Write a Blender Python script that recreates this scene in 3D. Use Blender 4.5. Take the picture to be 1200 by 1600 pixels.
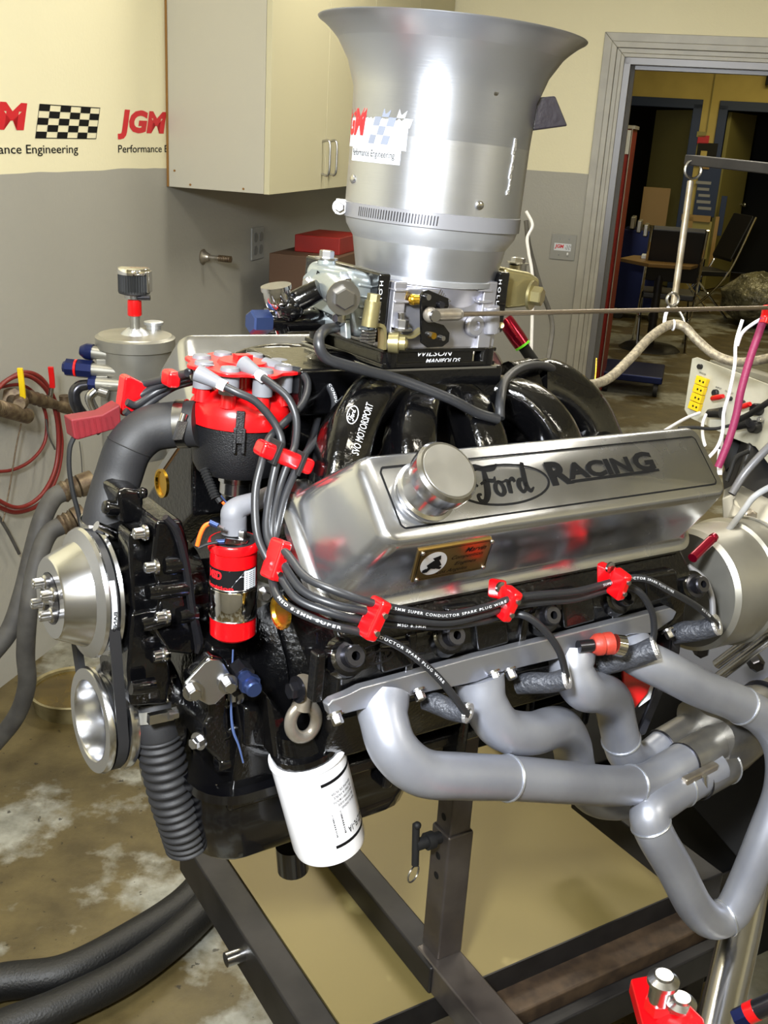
import bpy, bmesh, math, random
from math import radians, cos, sin, pi, sqrt, atan2
from mathutils import Vector, Matrix
random.seed(7)
for o in list(bpy.data.objects): bpy.data.objects.remove(o)
COL = bpy.context.scene.collection
V = Vector

# ------------------------------------------------------------------ camera
F = 1650.0; TH = radians(20); RO = radians(3.5); CAM = V((0, 0, 1.65))
f0 = V((0, cos(TH), -sin(TH))); r0 = V((1, 0, 0)); u0 = V((0, sin(TH), cos(TH)))
CR = r0*cos(RO) + u0*sin(RO); CU = u0*cos(RO) - r0*sin(RO)
cd = bpy.data.cameras.new('camera'); cam = bpy.data.objects.new('camera', cd); COL.objects.link(cam)
cd.sensor_fit = 'VERTICAL'; cd.sensor_height = 36; cd.lens = 36*F/1600; cd.clip_start = .05; cd.clip_end = 60
M = Matrix.Identity(4)
for i in range(3): M[i][0] = CR[i]; M[i][1] = CU[i]; M[i][2] = -f0[i]; M[i][3] = CAM[i]
cam.matrix_world = M
bpy.context.scene.camera = cam
# ------------------------------------------------------------------ light
sc = bpy.context.scene
sc.view_settings.view_transform = 'Standard'; sc.view_settings.look = 'None'
sc.view_settings.gamma = 1; sc.view_settings.use_curve_mapping = False; sc.view_settings.exposure = 0.12
w = bpy.data.worlds.new('world'); sc.world = w; w.use_nodes = True
w.node_tree.nodes['Background'].inputs[0].default_value = (1, .93, .8, 1); w.node_tree.nodes['Background'].inputs[1].default_value = .1
def area(name, loc, target, size, power, col, size_y=None, spread=180):
    l = bpy.data.lights.new(name, 'AREA'); l.energy = power; l.color = col; l.size = size
    if size_y: l.shape = 'RECTANGLE'; l.size_y = size_y
    l.spread = radians(spread)
    o = bpy.data.objects.new(name, l); COL.objects.link(o); o.location = loc
    o.rotation_euler = (V(target)-V(loc)).to_track_quat('-Z', 'Y').to_euler(); return o
area('flash_light', (-.3, -.05, 2.02), (0, 2.2, 1.0), .2, 78, (.92, .96, 1))
WARM = (1, .95, .83)
CEIL = 2.9
FIXT = [(-.15, 1.5), (2.3, .1), (-.2, 4.0), (1.3, 3.4), (.3, -1.2)]      # ceiling lamp centres (room frame below)
for i, (x, y) in enumerate(FIXT):
    area('ceiling_lamp_light', (x, y, CEIL-.09), (x, y, 0), 1.15, 27, WARM, .28)
area('back_room_light', (1.9, 6.4, CEIL-.05), (1.7, 6.2, 0), .8, 16, (1, .9, .66))  # lamp added just inside the doorway to brighten the red locker
area('back_room_light', (2.2, 8.5, CEIL-.05), (2.2, 8.5, 0), 1.2, 22, (1, .88, .55))
area('back_room_light', (3.6, 11.0, CEIL-.05), (3.6, 11.0, 0), 1.2, 30, (1, .85, .45))

# ------------------------------------------------------------------ frames and construction planes
KR = 1.2; LW = 2.175*KR
A0 = V((-.687, 3.24, 0))*KR; AX = V((cos(radians(75)), sin(radians(75)), 0)); AN = V((sin(radians(75)), -cos(radians(75)), 0)); Z = V((0, 0, 1))
B0 = A0 + AX*LW; BX = AN.copy(); BN = -AX
S0 = radians(32); SX = V((cos(S0), sin(S0), 0)); SY = V((sin(S0), -cos(S0), 0))       # engine stand axes
az = radians(36.8); ti = radians(-3.1)
E1 = V((cos(az)*cos(ti), sin(az)*cos(ti), sin(ti))); E2 = V((sin(az), -cos(az), 0)); E3 = V((-cos(az)*sin(ti), -sin(az)*sin(ti), cos(ti)))
EO = V((-.3195, 1.1166, .9524))
def e(u, v, w): return EO + E1*u + E2*v + E3*w
def loc(p): d = p-EO; return (d.dot(E1), d.dot(E2), d.dot(E3))
def ray(x, y): return CR*((x-600)/F) + CU*((800-y)/F) + f0
def plane(x, y, p, n):
    r = ray(x, y); return CAM + r*((p-CAM).dot(n)/r.dot(n))
def EV(x, y, v): return plane(x, y, EO+E2*v, E2)
def EU(x, y, u): return plane(x, y, EO+E1*u, E1)
def EW(x, y, w): return plane(x, y, EO+E3*w, E3)
def WZ(x, y, z): return CAM + ray(x, y)*z
def WH(x, y, h): return plane(x, y, V((0, 0, h)), Z)
def WA(x, y, off=0): return plane(x, y, A0+AN*off, AN)
def WB(x, y, off=0): return plane(x, y, B0+BN*off, BN)
def sA(p): return (p-A0).dot(AX)
def sB(p): return (p-B0).dot(BX)
def A(s, off, z): return A0+AX*s+AN*off+Z*z
def B(s, off, z): return B0+BX*s+BN*off+Z*z
def depth(p): return (p-CAM).dot(f0)

# ------------------------------------------------------------------ mesh builder (world coordinates)
class MB:
    def __init__(s): s.v = []; s.f = []
    def add(s, vs, fs):
        n = len(s.v); s.v += [V(p) for p in vs]; s.f += [tuple(i+n for i in f) for f in fs]; return s
    def box(s, c, ax, ay, az_, d):
        c = V(c); X, Y, Zz = ax*d[0]/2, ay*d[1]/2, az_*d[2]/2
        vs = [c+X*i+Y*j+Zz*k for i in (-1, 1) for j in (-1, 1) for k in (-1, 1)]
        return s.add(vs, [(0, 1, 3, 2), (4, 6, 7, 5), (0, 4, 5, 1), (2, 3, 7, 6), (0, 2, 6, 4), (1, 5, 7, 3)])
    def bar(s, a, b, w, h, up=Z):
        a, b = V(a), V(b); t = (b-a); L = t.length; t.normalize(); sd = t.cross(up).normalized(); u = sd.cross(t)
        return s.box((a+b)/2, t, sd, u, (L, w, h))
    def eb(s, u, v, w):   # box in engine axes from ranges
        return s.box(e(sum(u)/2, sum(v)/2, sum(w)/2), E1, E2, E3, (abs(u[1]-u[0]), abs(v[1]-v[0]), abs(w[1]-w[0])))
    def prism(s, pts, vec):
        pts = [V(p) for p in pts]; n = len(pts); vec = V(vec)
        return s.add(pts+[p+vec for p in pts], [tuple(range(n)), tuple(range(2*n-1, n-1, -1))]+[(i, i+n, (i+1) % n+n, (i+1) % n) for i in range(n)])
    def loft(s, a, b):
        n = len(a); return s.add(list(a)+list(b), [tuple(range(n)), tuple(range(2*n-1, n-1, -1))]+[(i, i+n, (i+1) % n+n, (i+1) % n) for i in range(n)])
    def lofts(s, rings, caps=True, closed=True):
        n = len(rings[0]); vs = [p for r in rings for p in r]; fs = []
        for k in range(len(rings)-1):
            for i in range(n if closed else n-1):
                j = (i+1) % n; fs.append((k*n+i, k*n+j, (k+1)*n+j, (k+1)*n+i))
        if caps: fs += [tuple(range(n)), tuple(range(len(vs)-1, len(vs)-n-1, -1))]
        return s.add(vs, fs)
    def lathe(s, o, axis, prof, n=40, caps=True, ref=None, a0=0, a1=2*pi):
        axis = V(axis).normalized(); ref = V(ref) if ref else (V((0, 0, 1)) if abs(axis.z) < .9 else V((1, 0, 0)))
        x = (ref-axis*ref.dot(axis)).normalized(); y = axis.cross(x); full = abs(a1-a0-2*pi) < 1e-6
        m = n if full else n+1
        rings = [[V(o)+axis*h+(x*cos(a0+(a1-a0)*i/n)+y*sin(a0+(a1-a0)*i/n))*r for i in range(m)] for h, r in prof]
        return s.lofts(rings, caps and full, full)
    def cyl(s, a, b, r, r2=None, n=20):
        a, b = V(a), V(b); L = (b-a).length
        return s.lathe(a, b-a, [(0, r), (L, r if r2 is None else r2)], n)
    def ringt(s, c, axis, R, r, n=28, m=8):
        axis = V(axis).normalized(); prof = [(r*sin(2*pi*i/m), R+r*cos(2*pi*i/m)) for i in range(m+1)]
        return s.lathe(c, axis, prof, n, caps=False)
    def ball(s, c, r, sc_=(1, 1, 1), ax=(V((1, 0, 0)), V((0, 1, 0)), V((0, 0, 1))), n=16):
        m = n//2; rings = []
        for k in range(1, m):
            t = pi*k/m; rings.append([V(c)+ax[0]*(r*sc_[0]*sin(t)*cos(2*pi*i/n))+ax[1]*(r*sc_[1]*sin(t)*sin(2*pi*i/n))+ax[2]*(r*sc_[2]*cos(t)) for i in range(n)])
        return s.lofts(rings)
    def tube(s, pts, r, n=12, sub=6, sec=None, ref=None, caps=True, raw=False):
        P, Rr = spline(pts, r, sub) if not raw else ([V(p) for p in pts], list(r) if isinstance(r, (list, tuple)) else [r]*len(pts))
        rings = []; N = None
        for i, p in enumerate(P):
            t = (P[min(i+1, len(P)-1)]-P[max(i-1, 0)]).normalized()
            if ref is not None: N = (V(ref)-t*V(ref).dot(t)).normalized()
            elif N is None:
                N = (Z if abs(t.z) < .9 else V((1, 0, 0))); N = (N-t*N.dot(t)).normalized()
            else: N = (N-t*N.dot(t)).normalized()
            Bn = t.cross(N)
            if sec: rings.append([p+(N*a+Bn*b)*Rr[i] for a, b in sec])
            else: rings.append([p+(N*cos(2*pi*k/n)+Bn*sin(2*pi*k/n))*Rr[i] for k in range(n)])
        return s.lofts(rings, caps)
    def hexbolt(s, c, axis, r, h, washer=True, n=6):
        axis = V(axis).normalized(); c = V(c)
        if washer: s.lathe(c, axis, [(0, r*1.55), (h*.22, r*1.55)], 20)
        s.lathe(c+axis*h*(.2 if washer else 0), axis, [(0, r), (h*.75, r), (h*.85, r*.86)], n)
        return s
    def bolt12(s, c, axis, r, h):
        axis = V(axis).normalized(); c = V(c)
        s.lathe(c, axis, [(0, r*1.5), (h*.2, r*1.5), (h*.3, r*1.25)], 18)
        x = axis.orthogonal().normalized(); y = axis.cross(x)
        ring = lambda hh, k: [c+axis*hh+(x*cos(pi*i/12)+y*sin(pi*i/12))*r*(1 if i % 2 else .86)*k for i in range(24)]
        s.lofts([ring(h*.25, 1), ring(h*.95, 1), ring(h, .85)])
        s.lathe(c+axis*(h*1.0), axis, [(0, r*.35), (h*.02, r*.35)], 10); return s
    def txt(s, text, o, xd, yd, height, width=None, shear=0, bold=0, align='L', f=None, space=1.0):
        vs, fs, bb = text_geo(text, shear, bold, space)
        H = bb[3]-bb[1]; W = bb[2]-bb[0]; ky = height/H; kx = (width/W) if width else ky
        xo = bb[0] if align == 'L' else (bb[0]+bb[2])/2
        if f: return s.add([f((x-xo)*kx, (y-bb[1])*ky) for x, y in vs], fs)
        o, xd, yd = V(o), V(xd), V(yd)
        return s.add([o+xd*((x-xo)*kx)+yd*((y-bb[1])*ky) for x, y in vs], fs)
    def ribbon(s, pts, w, o, xd, yd, sub=5):
        P, R = spline([V((a, b, 0)) for a, b in pts], w, sub)
        L, Q = [], []
        for i, p in enumerate(P):
            t = P[min(i+1, len(P)-1)]-P[max(i-1, 0)]; t.normalize(); n_ = V((-t.y, t.x, 0))*R[i]
            L.append(p+n_); Q.append(p-n_)
        m = lambda q: V(o)+V(xd)*q.x+V(yd)*q.y
        vs = [m(q) for q in L]+[m(q) for q in Q]; k = len(L)
        return s.add(vs, [(i, i+1, k+i+1, k+i) for i in range(k-1)])
def spline(pts, r, sub):
    P = [V(p) for p in pts]; n = len(P); R = list(r) if isinstance(r, (list, tuple)) else [r]*n
    if n < 3 or sub < 2: return P, R
    E_ = [P[0]*2-P[1]]+P+[P[-1]*2-P[-2]]; oP, oR = [], []
    for i in range(n-1):
        a, b, c, d = E_[i:i+4]
        for k in range(sub):
            t = k/sub
            oP.append(.5*((2*b)+(c-a)*t+(2*a-5*b+4*c-d)*t*t+(3*b-a-3*c+d)*t**3)); oR.append(R[i]*(1-t)+R[i+1]*t)
    oP.append(P[-1]); oR.append(R[-1]); return oP, oR
_tc = {}
def text_geo(text, shear, bold, space):
    k = (text, shear, bold, space)
    if k not in _tc:
        c = bpy.data.curves.new('t', 'FONT'); c.body = text; c.shear = shear; c.offset = bold; c.size = 1; c.resolution_u = 3; c.space_character = space
        ob = bpy.data.objects.new('t', c); COL.objects.link(ob); bpy.context.view_layer.update()
        me = bpy.data.meshes.new_from_object(ob.evaluated_get(bpy.context.evaluated_depsgraph_get()))
        vs = [(p.co.x, p.co.y) for p in me.vertices]; fs = [tuple(q.vertices) for q in me.polygons]
        bpy.data.meshes.remove(me); bpy.data.objects.remove(ob); bpy.data.curves.remove(c)
        _tc[k] = (vs, fs, (min(p[0] for p in vs), min(p[1] for p in vs), max(p[0] for p in vs), max(p[1] for p in vs)))
    return _tc[k]
WM = {}
def build(name, mb, mat, parent=None, origin=None, label=None, flat=False, bevel=0, angle=35, flip=False, rot=None, seg=2):
    if parent: inv = WM[parent.name].inverted()
    else:
        L = Matrix.Translation(V(origin) if origin is not None else V((0, 0, 0)))
        if rot is not None: L = L @ rot.to_4x4()
        inv = L.inverted()
    me = bpy.data.meshes.new(name)
    me.from_pydata([inv @ p for p in mb.v], [], mb.f)
    if not flat:
        bm = bmesh.new(); bm.from_mesh(me); bmesh.ops.recalc_face_normals(bm, faces=bm.faces); bm.to_mesh(me); bm.free()
    me.polygons.foreach_set('use_smooth', [True]*len(me.polygons)); me.set_sharp_from_angle(angle=radians(angle))
    me.materials.append(mat); ob = bpy.data.objects.new(name, me); COL.objects.link(ob)
    if parent: ob.parent = parent; WM[ob.name] = WM[parent.name]
    else: ob.matrix_world = inv.inverted(); WM[ob.name] = inv.inverted()
    if bevel:
        md = ob.modifiers.new('bevel', 'BEVEL'); md.width = bevel; md.segments = seg; md.limit_method = 'ANGLE'; md.angle_limit = radians(32); md.harden_normals = True
    if label: ob['label'] = label
    return ob
def thing(name, label, cat, origin, group=None, rot=None):
    ob = bpy.data.objects.new(name, None); COL.objects.link(ob); ob.empty_display_size = .05
    m = Matrix.Translation(V(origin)) @ (rot.to_4x4() if rot is not None else Matrix.Identity(4))
    ob.matrix_world = m; WM[ob.name] = m; ob['label'] = label; ob['category'] = cat
    if group: ob['group'] = group
    return ob
def tag(ob, label, cat, group=None):
    ob['label'] = label; ob['category'] = cat
    if group: ob['group'] = group
    return ob
def struct(name, mb, mat, **k):
    ob = build(name, mb, mat, **k)
    if not ob.parent: ob['kind'] = 'structure'
    return ob
ROTE = Matrix((E1, -E2, E3)).transposed(); ROTA = Matrix((AX, -AN, Z)).transposed(); ROTB = Matrix((BX, -BN, Z)).transposed(); ROTS = Matrix((SX, -SY, Z)).transposed()

# ------------------------------------------------------------------ materials
def lin(c): return tuple(((x/255)/12.92 if x/255 <= .04045 else ((x/255+.055)/1.055)**2.4) for x in c)
def mat(name, col, rough=.5, metal=0, coat=0, bump=None, var=None, rvar=None, emit=None, stretch=None, spec=None, aniso=0, trans=0):
    m = bpy.data.materials.new(name); m.use_nodes = True; nt = m.node_tree; p = nt.nodes['Principled BSDF']; N = nt.nodes.new; Lk = nt.links.new
    c = lin(col)+(1,)
    p.inputs['Base Color'].default_value = c; p.inputs['Roughness'].default_value = rough; p.inputs['Metallic'].default_value = metal
    p.inputs['Coat Weight'].default_value = coat; p.inputs['Coat Roughness'].default_value = .05; p.inputs['Anisotropic'].default_value = aniso
    if spec is not None: p.inputs['Specular IOR Level'].default_value = spec
    if trans: p.inputs['Transmission Weight'].default_value = trans
    if emit: p.inputs['Emission Color'].default_value = lin(emit[0])+(1,); p.inputs['Emission Strength'].default_value = emit[1]
    tc = N('ShaderNodeTexCoord'); mp = N('ShaderNodeMapping'); Lk(tc.outputs['Object'], mp.inputs[0])
    if stretch: mp.inputs['Scale'].default_value = stretch
    def noise(scale, det=4):
        n = N('ShaderNodeTexNoise'); n.inputs['Scale'].default_value = scale; n.inputs['Detail'].default_value = det; Lk(mp.outputs[0], n.inputs['Vector']); return n
    if var:
        n = noise(var[0]); r = N('ShaderNodeValToRGB'); r.color_ramp.elements[0].position = var[3] if len(var) > 3 else .35; r.color_ramp.elements[1].position = var[4] if len(var) > 4 else .65
        r.color_ramp.elements[0].color = lin(var[1])+(1,); r.color_ramp.elements[1].color = c; Lk(n.outputs[0], r.inputs[0]); Lk(r.outputs[0], p.inputs['Base Color'])
    if rvar:
        n = noise(rvar[0], 6); r = N('ShaderNodeMapRange'); r.inputs[3].default_value = rvar[1]; r.inputs[4].default_value = rvar[2]; r.inputs[1].default_value = .3; r.inputs[2].default_value = .7
        Lk(n.outputs[0], r.inputs[0]); Lk(r.outputs[0], p.inputs['Roughness'])
    if bump:
        n = noise(bump[0], 3); b = N('ShaderNodeBump'); b.inputs['Strength'].default_value = bump[1]; b.inputs['Distance'].default_value = bump[2] if len(bump) > 2 else .002
        Lk(n.outputs[0], b.inputs['Height']); Lk(b.outputs[0], p.inputs['Normal'])
    return m
m_black = mat('black_engine_enamel', (5, 5, 6), .16, 0, .7, bump=(110, .8, .0016), spec=.3)
m_blackcast = mat('black_rough_casting', (6, 6, 7), .24, 0, .6, bump=(170, 1.0, .0016), spec=.3)
m_blackpan = mat('black_satin_enamel', (5, 5, 7), .24, 0, .6, bump=(60, .15, .001))
m_bedblack = mat('dark_bed_paint', (7, 7, 8), .7, spec=.15)
m_gap = mat('matte_black', (6, 6, 7), .7)  # plain black for cables, ties, pins and hole discs
m_rubber = mat('black_rubber', (24, 24, 26), .62, bump=(400, .25, .0006))
m_hose = mat('hose_rubber', (34, 35, 36), .6, var=(25, (24, 25, 27)), bump=(300, .3, .0006))
m_wire = mat('spark_wire_silicone', (33, 34, 37), .42, bump=(500, .1, .0003))
m_dist = mat('wrinkle_black', (15, 15, 17), .42, bump=(700, .8, .001))
m_red = mat('gloss_red_plastic', (198, 8, 16), .22, 0, .5)
m_redcap = mat('red_cap_plastic', (196, 12, 16), .3, 0, .3, bump=(80, .08, .001))
m_redd = mat('dusty_red_plastic', (104, 6, 18), .65, var=(30, (90, 6, 16)))
m_gry = mat('grey_silicone_boot', (104, 105, 110), .55)
m_horn = mat('spun_aluminium', (188, 191, 198), .33, .93, rvar=(3, .34, .39), bump=(40, .12, .0008), stretch=(1, 1, 14), aniso=.4)
m_hornin = mat('horn_lower_casting', (172, 174, 178), .45, .75, bump=(60, .1, .001))
m_cover = mat('polished_cast_aluminium', (176, 177, 180), .23, .95, rvar=(14, .15, .3), bump=(26, .12, .002))
m_coverdull = mat('satin_cast_aluminium', (176, 174, 168), .38, .9, rvar=(20, .3, .46))
m_alu = mat('machined_aluminium', (205, 206, 210), .2, 1, bump=(200, .05, .0005))
m_alucast = mat('carb_cast_aluminium', (188, 188, 196), .34, .85, bump=(90, .25, .001), var=(14, (160, 160, 172)))
m_zinc = mat('zinc_float_bowl', (158, 166, 168), .34, .75, bump=(110, .25, .001))
m_gold = mat('gold_chromate_zinc', (160, 150, 108), .32, .8, bump=(110, .25, .001))
m_brass = mat('brass', (214, 170, 60), .25, 1)
m_bolt = mat('bolt_steel', (190, 190, 192), .22, 1)
m_dkbolt = mat('oxide_bolt_steel', (70, 70, 76), .25, .9)
m_chrome = mat('chrome', (225, 225, 228), .06, 1)
m_header = mat('silver_header_coating', (162, 165, 175), .4, .6, var=(9, (144, 147, 158)), bump=(300, .12, .0006))
m_flange = mat('header_flange_steel', (176, 178, 186), .3, .85, bump=(60, .2, .001))
m_weld = mat('weld_bead', (196, 200, 208), .35, .9, bump=(300, .6, .001))
m_coll = mat('collector_steel', (150, 148, 142), .32, .8, var=(18, (126, 124, 122)), bump=(200, .1, .0006))
m_sleeve = mat('heat_sleeve', (62, 64, 70), .5, .3, bump=(160, 1, .003))
m_sleevein = mat('foil_sleeve_lining', (230, 230, 232), .25, .9, bump=(500, 1, .002))
m_white = mat('white_enamel', (236, 236, 240), .3, 0, .4)
m_ink = mat('black_ink', (5, 5, 6), .75, spec=.2)
m_wink = mat('white_print', (196, 198, 202), .6)
m_gink = mat('grey_print', (150, 152, 156), .5)
m_rink = mat('red_print', (196, 24, 36), .5)
m_blue = mat('blue_anodised', (62, 78, 124), .3, .8)
m_bluedk = mat('dark_blue_anodised', (22, 32, 76), .3, .6)
m_iron = mat('forged_steel', (164, 158, 148), .36, .75, bump=(50, .3, .002), var=(30, (138, 128, 112)))
m_stand = mat('stand_tube_steel', (98, 92, 88), .34, .75, var=(12, (80, 74, 72)), rvar=(30, .28, .5))
m_standdk = mat('dark_stand_steel', (44, 42, 42), .45, .5, var=(15, (30, 29, 30)))
m_rustbar = mat('browned_steel', (84, 68, 52), .5, .4, var=(40, (62, 50, 40)))
m_gasket = mat('gasket_tan', (150, 110, 70), .7)
m_yellow = mat('yellow_plastic', (222, 188, 20), .4)
m_orange = mat('orange_wire', (236, 92, 24), .4)
m_whitew = mat('white_wire', (232, 232, 238), .45)
m_pink = mat('magenta_sleeve', (132, 34, 76), .5, bump=(500, .5, .001))
m_braid = mat('braided_hose', (166, 156, 134), .45, .4, var=(140, (120, 112, 98)), bump=(500, .8, .001))
m_rod = mat('bronze_steel_rod', (128, 116, 100), .3, .85)
m_redhose = mat('red_rubber_hose', (112, 28, 24), .45, var=(20, (112, 34, 30)))
m_rust = mat('tarnished_brass_fitting', (112, 98, 76), .48, .6, var=(60, (78, 62, 48)), bump=(150, .5, .001))
m_oldhose = mat('dusty_rubber_hose', (76, 74, 70), .65, var=(18, (56, 54, 52)))
m_galv = mat('aged_aluminium', (168, 166, 158), .34, .8, var=(7, (146, 144, 136)), rvar=(12, .28, .45))
m_cab = mat('almond_melamine', (180, 176, 162), .4, bump=(200, .05, .0004))
m_cabdoor = mat('almond_door_warm_lit', (192, 186, 156), .4)  # yellower than the carcass: warm light on the fronts put into the colour
m_cabedge = mat('brown_edge_band', (132, 92, 36), .5)
m_plate = mat('grey_wall_plate', (142, 142, 138), .45)
m_platedk = mat('socket_face', (108, 108, 106), .5)
m_trim = mat('grey_door_paint', (164, 161, 152), .35, var=(8, (152, 149, 140)))
m_steelframe = mat('grey_metal_frame', (122, 122, 126), .36, .3)
m_ceil = mat('ceiling_tiles', (214, 208, 188), .9)
m_bluepaint = mat('blue_frame_paint', (26, 46, 86), .5)
m_yelwall = mat('yellow_wall_paint', (204, 184, 108), .7, var=(4, (192, 172, 100)))
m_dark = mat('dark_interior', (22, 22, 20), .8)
m_grywall = mat('grey_back_wall', (96, 96, 84), .7)
m_olive = mat('olive_door_leaf', (150, 142, 84), .6)
m_maroon = mat('maroon_locker', (142, 28, 22), .4, var=(6, (124, 24, 20)))
m_wood = mat('brown_table_top', (120, 92, 50), .4)
m_ply = mat('tan_plywood', (158, 128, 78), .6)
m_vinyl = mat('black_vinyl', (18, 18, 22), .4)
m_bag = mat('clear_plastic_bag', (120, 116, 92), .3, bump=(12, 1, .05), var=(9, (60, 58, 44)))
m_box = mat('painted_control_panel', (186, 184, 170), .45, .1, var=(20, (172, 170, 156)))
m_knob = mat('black_knob', (20, 20, 24), .35)
m_filter = mat('pleated_filter', (22, 24, 26), .7)
m_sticker = mat('silver_sticker', (206, 210, 216), .45, .15)
m_stone = mat('oily_bucket_metal', (150, 140, 104), .5, .3, var=(12, (108, 98, 64)))
m_oil = mat('dirty_oil', (98, 80, 28), .15, 0, .5, var=(10, (70, 56, 18)))
m_brassplate = mat('brushed_brass_plate', (158, 128, 66), .28, .85)
m_belt = mat('belt_rubber', (30, 30, 32), .55)
m_reddk = mat('red_anodised', (150, 14, 44), .2, .8, .3)
m_green = mat('green_band', (110, 220, 40), .4)
m_tape = mat('black_duct_tape', (30, 26, 32), .35, bump=(60, .5, .002))
m_tray = mat('galvanised_tray', (158, 146, 98), .42, .3, var=(4, (112, 100, 60), .35, .6), bump=(30, .1, .001))

def radial(m):        # spun finish: brushing runs round the object's own z axis
    nt = m.node_tree; t = nt.nodes.new('ShaderNodeTangent'); t.direction_type = 'RADIAL'; t.axis = 'Z'
    p = nt.nodes['Principled BSDF']; nt.links.new(t.outputs[0], p.inputs['Tangent']); p.inputs['Anisotropic'].default_value = .6; p.inputs['Anisotropic Rotation'].default_value = .25
radial(m_horn); radial(m_hornin)
def wallmat(name):
    m = bpy.data.materials.new(name); m.use_nodes = True; nt = m.node_tree; p = nt.nodes['Principled BSDF']; N = nt.nodes.new; Lk = nt.links.new
    g = N('ShaderNodeNewGeometry'); sx = N('ShaderNodeSeparateXYZ'); Lk(g.outputs['Position'], sx.inputs[0])
    n = N('ShaderNodeTexNoise'); n.inputs['Scale'].default_value = 3.; Lk(g.outputs['Position'], n.inputs['Vector'])
    n2 = N('ShaderNodeTexNoise'); n2.inputs['Scale'].default_value = 1.1; n2.inputs['Detail'].default_value = 6; Lk(g.outputs['Position'], n2.inputs['Vector'])
    a = N('ShaderNodeMath'); a.operation = 'MULTIPLY_ADD'; a.inputs[1].default_value = .02; Lk(n.outputs[0], a.inputs[0]); Lk(sx.outputs[2], a.inputs[2])
    gt = N('ShaderNodeMath'); gt.operation = 'GREATER_THAN'; gt.inputs[1].default_value = 1.65-.14*KR; Lk(a.outputs[0], gt.inputs[0])
    lo = N('ShaderNodeMixRGB'); lo.inputs[1].default_value = lin((146, 144, 136))+(1,); lo.inputs[2].default_value = lin((164, 162, 154))+(1,); Lk(n2.outputs[0], lo.inputs[0])
    hi = N('ShaderNodeMixRGB'); hi.inputs[1].default_value = lin((218, 210, 176))+(1,); hi.inputs[2].default_value = lin((230, 224, 192))+(1,); Lk(n2.outputs[0], hi.inputs[0])
    mx = N('ShaderNodeMixRGB'); Lk(gt.outputs[0], mx.inputs[0]); Lk(lo.outputs[0], mx.inputs[1]); Lk(hi.outputs[0], mx.inputs[2]); Lk(mx.outputs[0], p.inputs['Base Color'])
    p.inputs['Roughness'].default_value = .55
    n3 = N('ShaderNodeTexNoise'); n3.inputs['Scale'].default_value = 90; Lk(g.outputs['Position'], n3.inputs['Vector'])
    b = N('ShaderNodeBump'); b.inputs['Strength'].default_value = .25; b.inputs['Distance'].default_value = .003; Lk(n3.outputs[0], b.inputs['Height']); Lk(b.outputs[0], p.inputs['Normal'])
    return m
m_wall = wallmat('two_tone_wall_paint')
def floormat():
    m = bpy.data.materials.new('stained_concrete'); m.use_nodes = True; nt = m.node_tree; p = nt.nodes['Principled BSDF']; N = nt.nodes.new; Lk = nt.links.new
    g = N('ShaderNodeNewGeometry')
    def noise(s, d=6, off=(0, 0, 0)): n = N('ShaderNodeTexNoise'); n.inputs['Scale'].default_value = s; n.inputs['Detail'].default_value = d; n.inputs['Roughness'].default_value = .62; mp = N('ShaderNodeMapping'); mp.inputs['Location'].default_value = off; Lk(g.outputs['Position'], mp.inputs[0]); Lk(mp.outputs[0], n.inputs['Vector']); return n
    def ramp(n, a, b, ca, cb):
        r = N('ShaderNodeValToRGB'); r.color_ramp.elements[0].position = a; r.color_ramp.elements[1].position = b; r.color_ramp.elements[0].color = lin(ca)+(1,); r.color_ramp.elements[1].color = lin(cb)+(1,); Lk(n.outputs[0], r.inputs[0]); return r
    base = ramp(noise(7), .35, .7, (68, 58, 33), (96, 84, 52))
    pale = ramp(noise(18), .3, .7, (108, 107, 96), (152, 151, 140))
    mask = ramp(noise(1.9, 8, V((.9, .35, 0))), .5, .56, (0, 0, 0), (255, 255, 255))
    mx = N('ShaderNodeMixRGB'); Lk(mask.outputs[0], mx.inputs[0]); Lk(base.outputs[0], mx.inputs[1]); Lk(pale.outputs[0], mx.inputs[2])
    sp = ramp(noise(38, 3), .66, .7, (255, 255, 255), (70, 60, 50)); mu = N('ShaderNodeMixRGB'); mu.blend_type = 'MULTIPLY'; mu.inputs[0].default_value = .8; Lk(mx.outputs[0], mu.inputs[1]); Lk(sp.outputs[0], mu.inputs[2])
    Lk(mu.outputs[0], p.inputs['Base Color'])
    rr = N('ShaderNodeMapRange'); rr.inputs[3].default_value = .3; rr.inputs[4].default_value = .6; Lk(noise(3).outputs[0], rr.inputs[0]); Lk(rr.outputs[0], p.inputs['Roughness'])
    b = N('ShaderNodeBump'); b.inputs['Strength'].default_value = .3; b.inputs['Distance'].default_value = .004; Lk(noise(60).outputs[0], b.inputs['Height']); Lk(b.outputs[0], p.inputs['Normal'])
    return m
m_floor = floormat()
# ================================================================== SETTING
RL = -4.6                                    # near end of the logo wall, measured along it
dl = sB(WB(986, 90))-.03; dtop = WB(986, 90).z; dr = dl+1.75
WBL = 5.2
struct('floor', MB().prism([A(RL, -.15, -.1), A(12.5, -.15, -.1), A(12.5, WBL+2, -.1), A(RL, WBL+2, -.1)], Z*.1), m_floor)
struct('ceiling', MB().prism([A(RL, -.15, CEIL), A(12.5, -.15, CEIL), A(12.5, WBL+2, CEIL), A(RL, WBL+2, CEIL)], Z*.1), m_ceil)
struct('wall_left', MB().prism([A(RL, -.12, 0), A(LW, -.12, 0), A(LW, 0, 0), A(RL, 0, 0)], Z*CEIL), m_wall)
wb = MB()
wb.prism([B(-.12, 0, 0), B(dl, 0, 0), B(dl, 0, CEIL), B(-.12, 0, CEIL)], -BN*.14)
wb.prism([B(dl, 0, dtop), B(dr, 0, dtop), B(dr, 0, CEIL), B(dl, 0, CEIL)], -BN*.14)
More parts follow.
